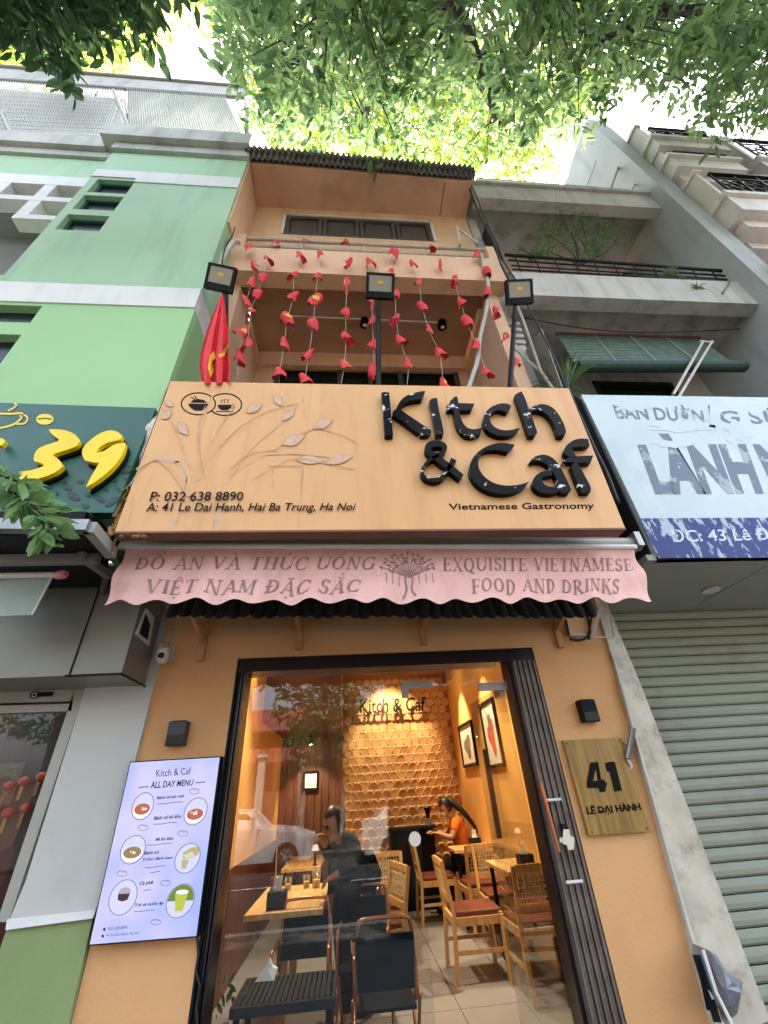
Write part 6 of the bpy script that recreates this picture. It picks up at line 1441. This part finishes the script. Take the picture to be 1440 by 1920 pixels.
def person(lab, pel, chest, neck, head, lsh, lel, lwr, rsh, rel, rwr, lkn, lft, rkn, rft, toe, top_m, leg_m, facing, hairl=False, jacket=False):
    P_ = root('person', (pel[0], pel[1], .1), lab, 'person'); Vv = V
    pel, chest, neck, head, lsh, lel, lwr, rsh, rel, rwr, lkn, lft, rkn, rft, toe, facing = [Vv(a) for a in (pel, chest, neck, head, lsh, lel, lwr, rsh, rel, rwr, lkn, lft, rkn, rft, toe, facing)]
    side = (lsh-rsh).normalized()
    # body in skin: whole continuous figure
    def hand(w_, e_, tag_):
        d = (w_-e_).normalized(); s_ = d.cross(V((0,0,1))).normalized(); u = s_.cross(d)
        g_ = [[tag_, (tag_+'p', w_+d*.05, (.034,.018))]]
        for k_ in range(4):
            b_ = w_+d*.085+s_*(.022*(k_-1.5)); L0 = (.06,.07,.066,.052)[k_]
            g_.append([tag_+'p', (tag_+'k%d'%k_, b_, .0095), (tag_+'m%d'%k_, b_+d*L0*.5-u*.01, .0085), (tag_+'t%d'%k_, b_+d*L0*.8-u*.035, .0075)])
        g_.append([tag_+'p', (tag_+'h', w_+d*.045+s_*.035, .011), (tag_+'h2', w_+d*.085+s_*.048-u*.015, .009)]); return g_
    G_ = [[('pel', pel, (.13,.11)), ('wa', pel.lerp(chest,.45), (.115,.10)), ('ch', chest, (.14,.11)), ('nk', neck, .05), ('hb', head-V((0,0,.06)), .06)],
      ['ch', ('ls', lsh, .055), ('le', lel, .042), ('lw', lwr, .028)], ['ch', ('rs', rsh, .055), ('re', rel, .042), ('rw', rwr, .028)],
      ['pel', ('lh', pel+side*.09, .085), ('lk', lkn, .058), ('la', lft, .038), ('lt', lft+(toe)*.17, .03)], ['pel', ('rh', pel-side*.09, .085), ('rk', rkn, .058), ('ra', rft, .038), ('rt', rft+(toe)*.17, .03)]]
    G_ += hand(lwr, lel, 'lw') + hand(rwr, rel, 'rw')
    body = skinmesh('body', *chain(G_)[:3], 'skin', P_)
    # head
    f = facing.normalized(); s2 = f.cross(V((0,0,1))).normalized(); u2 = s2.cross(f)
    mb = MB(); mb.ellipsoid((0,0,0), .075, .095, .115, 20, 14)
    for v in mb.v:
        if v.z < -.02: v.x *= 1-.25*(-v.z/.115); 
        if v.y > .05: v.y *= .97
    hv = []
    for v in mb.v: hv.append(head + s2*v.x + f*v.y + u2*v.z)
    mb.v = hv; hd_ = B('head', mb, 'skin', P_, smooth=True)
    ap = lambda x, y, z: head + s2*x + f*y + u2*z
    B('nose', MB().prism([ap(-.012,.09,-.02), ap(.012,.09,-.02), ap(0,.088,.025)], f*.022), 'skin', hd_)
    B('mouth', MB().hexa([ap(-.022,.083,-.055), ap(.022,.083,-.055), ap(.02,.086,-.048), ap(-.02,.086,-.048)], f*.004), 'red', hd_)
    for sg in (-1,1):
        B('ear', MB().ellipsoid(ap(sg*.078,-.005,-.005), .008, .013, .022, 8, 6), 'skin', hd_, smooth=True); B('eye', MB().ellipsoid(ap(sg*.03,.083,.012), .012, .006, .007, 8, 6), 'black', hd_, smooth=True)
    mb = MB(); mb.ellipsoid((0,0,0), .088, .108, .125, 20, 12)
    keep = []; vv = [head + s2*v.x + f*(v.y-.012) + u2*(v.z+.012) for v in mb.v]; raw = mb.v
    fs2 = [q for q in mb.f if not (sum(raw[i].y for i in q)/4 > .035 and sum(raw[i].z for i in q)/4 < .055) and sum(raw[i].z for i in q)/4 > -.07]
    m3 = MB(); m3.v = vv; m3.f = fs2; B('hair', m3, 'hair', P_, smooth=True)
    # clothes: slightly larger skins
    T_ = [[('pel', pel, (.142,.122)), ('wa', pel.lerp(chest,.45), (.132,.115)), ('ch', chest, (.152,.122)), ('nk', neck-V((0,0,.035)), .068)]]
    if jacket: T_ += [['ch', ('ls', lsh, .07), ('le', lel, .058), ('lw', lwr.lerp(lel,.06), .044)], ['ch', ('rs', rsh, .07), ('re', rel, .058), ('rw', rwr.lerp(rel,.06), .044)]]
    else: T_ += [['ch', ('ls', lsh, .07), ('le', lsh.lerp(lel,.7), .062)], ['ch', ('rs', rsh, .07), ('re', rsh.lerp(rel,.7), .062)]]
    skinmesh('jacket' if jacket else 'shirt', *chain(T_)[:3], top_m, P_)
    L2 = [[('pel', pel-V((0,0,.01)), (.148,.13)), ('lh', pel+side*.09, .1), ('lk', lkn, .076), ('la', lft+V((0,0,.03)), .06)], ['pel', ('rh', pel-side*.09, .1), ('rk', rkn, .076), ('ra', rft+V((0,0,.03)), .06)]]
    skinmesh('trousers', *chain(L2)[:3], leg_m, P_)
    for q, a in enumerate((lft, rft)): B('shoe', MB().ellipsoid(a+toe*.08+V((0,0,-.03)), .05+.08*abs(toe.x), .05+.08*abs(toe.y), .04, 12, 8), 'black', P_, smooth=True)
    return P_, head, f, s2, u2
def J(x, y, Y): return PY(*pz(x, y), Y)
lk, rk = J(905,640,4.5), J(1000,650,4.8)
pm = person('man in a black suit and glasses leaning over the left table, hand at his face', J(965,455,4.68), J(955,310,4.55), J(908,222,4.46), J(868,150,4.40),
  J(985,265,4.38), J(985,400,4.34), J(890,455,4.36), J(915,262,4.68), J(838,345,4.60), J(815,268,4.50), lk, (lk.x+.06, 4.56, .17), rk, (rk.x+.1, 4.85, .17), (-1,0,0), 'suit', 'suit', (-.72,-.6,-.28), jacket=True)
P_, hd0, f, s2, u2 = pm
ap = lambda x, y, z: hd0 + s2*x + f*y + u2*z
gl = B('glasses', MB().tube([ap(.03+.022*cos(t), .095, .01+.017*sin(t)) for t in [2*pi*k/12 for k in range(13)]], .003, 4).tube([ap(-.03+.022*cos(t), .095, .01+.017*sin(t)) for t in [2*pi*k/12 for k in range(13)]], .003, 4), 'black', P_)
pw = person('woman in an orange shirt with a long black ponytail bending over the back counter', (1.67,7.72,.62), (1.61,7.68,.99), (1.53,7.66,1.17), (1.44,7.64,1.27),
  (1.56,7.52,1.12), (1.46,7.46,.92), (1.30,7.50,.97), (1.58,7.82,1.12), (1.44,7.86,.95), (1.27,7.78,.98), (1.39,7.6,.62), (1.36,7.6,.17), (1.42,7.8,.6), (1.38,7.8,.17), (-1,0,0), 'orangetop', 'suit', (-.85,-.25,-.5))
P_, hd1, f, s2, u2 = pw
B('ponytail', MB().tube(smoothpts([hd1+V((.05,-.03,.09)), hd1+V((.13,-.07,.04)), hd1+V((.24,-.12,-.06)), hd1+V((.36,-.14,-.22)), hd1+V((.44,-.12,-.36))], 5), [.05,.055,.055,.052,.05,.048,.045,.043,.042,.04,.038,.036,.034,.032,.03,.027,.024,.02,.016,.01,.004], 10), 'hair', P_, smooth=True)
B('face_mask', MB().ellipsoid(hd1+f*.068-u2*.04, .045, .05, .04, 12, 8), 'lanpanel', P_, smooth=True)
ph = root('phone', (1.24,7.66,1.0), 'black phone held by the woman in the orange shirt', 'phone'); B('phone_body', MB().box(1.2,1.28,7.6,7.68,1.0,1.012), 'black', ph)
bkp = root('black_jacket', (.22,5.0,.6), 'shiny black jacket draped over the chair behind the man', 'jacket')
mb = MB(); n = 10
for i in range(n+1):
    for j in range(13):
        t = i/n; v_ = j/12; q_ = J(1035+95*t+60*v_*t+10*sin(v_*9+t*5), 300+40*abs(t-.4)+350*v_-70*(1-t)*v_, 5.0); mb.v.append(q_+V((0,.05*sin(t*9+v_*5)+.03*sin(v_*14),0)))
for i in range(n):
    for j in range(12): o = i*13+j; mb.f.append((o,o+1,o+14,o+13))
M['shinyblack'] = mat('shiny black jacket', '101114', .22); B('cloth', mb, 'shinyblack', bkp, smooth=True)

# ------------------------------------------------------------------ the other side of the street, seen in the glass
def car(x, y, lab, L0=4.4, flip=1, col='carwhite'):
    t = root('parked_car', (x, y, -.17), lab, 'car', 'white cars parked across the street'); z0 = -.17
    prof = [(-L0/2,.35),(-L0/2+.05,.72),(-L0*.33,.92),(-L0*.14,1.0),(-.02*L0,1.42),(.12*L0,1.48),(.28*L0,1.42),(.42*L0,1.02),(L0/2-.04,.92),(L0/2,.4),(L0/2-.1,.24),(-L0/2+.1,.24)]
    pts = [(x+flip*a, 0, z0+b) for a, b in prof]; mb = MB(); n = len(pts); w_ = .88
    for dy, ins in ((-w_,.0),(-w_+.12,0),(w_-.12,0),(w_,.0)):
        for (px_, _, pz_), (a, b) in zip(pts, prof):
            k_ = .16 if b > 1.05 else 0.02 if b > .9 else 0
            yy = dy*(1-k_) if abs(dy) == w_ else dy
            mb.v.append(V((px_, y+yy, pz_)))
    for r_ in range(3):
        for i in range(n): mb.f.append((r_*n+i, r_*n+(i+1)%n, (r_+1)*n+(i+1)%n, (r_+1)*n+i))
    mb.f.append(tuple(range(n-1,-1,-1))); mb.f.append(tuple(3*n+i for i in range(n)))
    B('body', mb, col, t, bevel=.03)
    for sg in (-1,1):
        B('side_window', MB().prism([(x+flip*a*L0, y+sg*(w_*.90), z0+b) for a, b in ((-.12,1.0),(-.015,1.36),(.12,1.41),(.25,1.36),(.36,1.03))], (0,sg*.012,0)), 'glassdark', t)
        for a in (-.31,.31):
            wl = B('wheel', MB().lathe((x+flip*a*L0, y+sg*(w_-.06), z0+.33), [(.2,-.1),(.33,-.09),(.33,.09),(.2,.1)], 22, (0,sg,0)), 'rubber', t)
            B('rim', MB().lathe((x+flip*a*L0, y+sg*(w_+.05), z0+.33), [(.0,.0),(.06,.01),(.21,-.01),(.215,-.03)], 14, (0,sg,0)), 'steel', wl)
            for q in range(5): B('spoke', MB().bar((x+flip*a*L0, y+sg*(w_+.065), z0+.33), (x+flip*a*L0+.2*cos(q*1.257), y+sg*(w_+.065), z0+.33+.2*sin(q*1.257)), .035, .02), 'camw', wl)
        B('headlight', MB().ellipsoid((x-flip*L0*.47, y+sg*.62, z0+.72), .06, .16, .06, 10, 6), 'floodglass', t); B('tail_light', MB().ellipsoid((x+flip*L0*.485, y+sg*.62, z0+.82), .06, .16, .07, 10, 6), 'red', t)
    return t
car(-3.0, -9.4, 'white car across the street seen in the left of the glass', 4.0, -1)
car(2.6, -9.4, 'white car across the street seen in the right of the glass', 4.6, -1)
car(-8.2, -9.4, 'dark red car parked across the street in front of the left shop', 4.3, 1, 'rooftile')
O = root('temple_gate_building', (-1, -18, 0), 'low walled building with red tile roofs across the street', 'building')
B('wall', MB().box(-16, 14, -19, -18.4, 0, 2.7), mat('pink brown wall', '9A6A58', .85, '7F5546', 3, .2), O)
B('rear_wall', MB().box(-14, 12, -24, -23, 0, 5.0), 'brown_in', O)
for i, (x0, x1, z0, z1, y0, y1) in enumerate(((-13,9,4.8,6.4,-22.2,-25),(-6,1,2.9,3.6,-18,-19.2),(3,12,2.9,3.6,-18,-19.2))):
    mb = MB(); N_ = int((x1-x0)/.35)
    for k_ in range(N_): a = x0+.35*k_; mb.hexa([(a,y0,z0),(a+.3,y0,z0),(a+.3,y0,z0+.09),(a,y0,z0+.09)], (0,y1-y0,z1-z0))
    B('tiled_roof', mb, 'rooftile', O)
for x in (-4.5,-2.5,-.5,4.5,8): B('pillar', MB().box(x, x+.35, -18.2, -17.9, 0, 3.2).box(x-.06, x+.41, -18.26, -17.84, 3.2, 3.35), 'cream', O)
for x in (-10,-7,2,6): B('window', MB().box(x, x+1.4, -18.38, -18.34, .8, 2.2), 'glassdark', O)
for (x, y, lab) in ((-10.5,-11.5,'street tree across the road at the left, seen in the glass'),(5.8,-11.5,'street tree across the road at the right, seen in the glass'),(-.9,-11.8,'street tree across the road in the middle, its crown dark in the glass'),(-.6,-17,'slender tree beside the far wall, seen in the glass')):
    t = root('far_street_tree', (x,y,0), lab, 'tree'); sc_ = .6 if x == -.6 else 1
    B('trunk', MB().tube([(x,y,-.1),(x+.1,y,2.5*sc_),(x-.1,y,4.5*sc_),(x,y,6.5*sc_)], [.2*sc_,.16*sc_,.13*sc_,.05], 9), 'bark', t, smooth=True)
    sp3 = []
    for i in range(int(620*sc_)):
        a = rt.random()*2*pi; r_ = rt.random()**.4; zz_ = rt.uniform(-1,1); p = V((x+(2.6 if x == -.9 else 4.6)*sc_*r_*cos(a)*math.sqrt(1-zz_*zz_*.8), y+2.8*sc_*r_*sin(a), (6.4+2.6*zz_)*sc_)); sp3 += sprig(p, 9, .5, .1)
    leaves('crown', sp3, .25, 'leafa', t, kind='stuff')
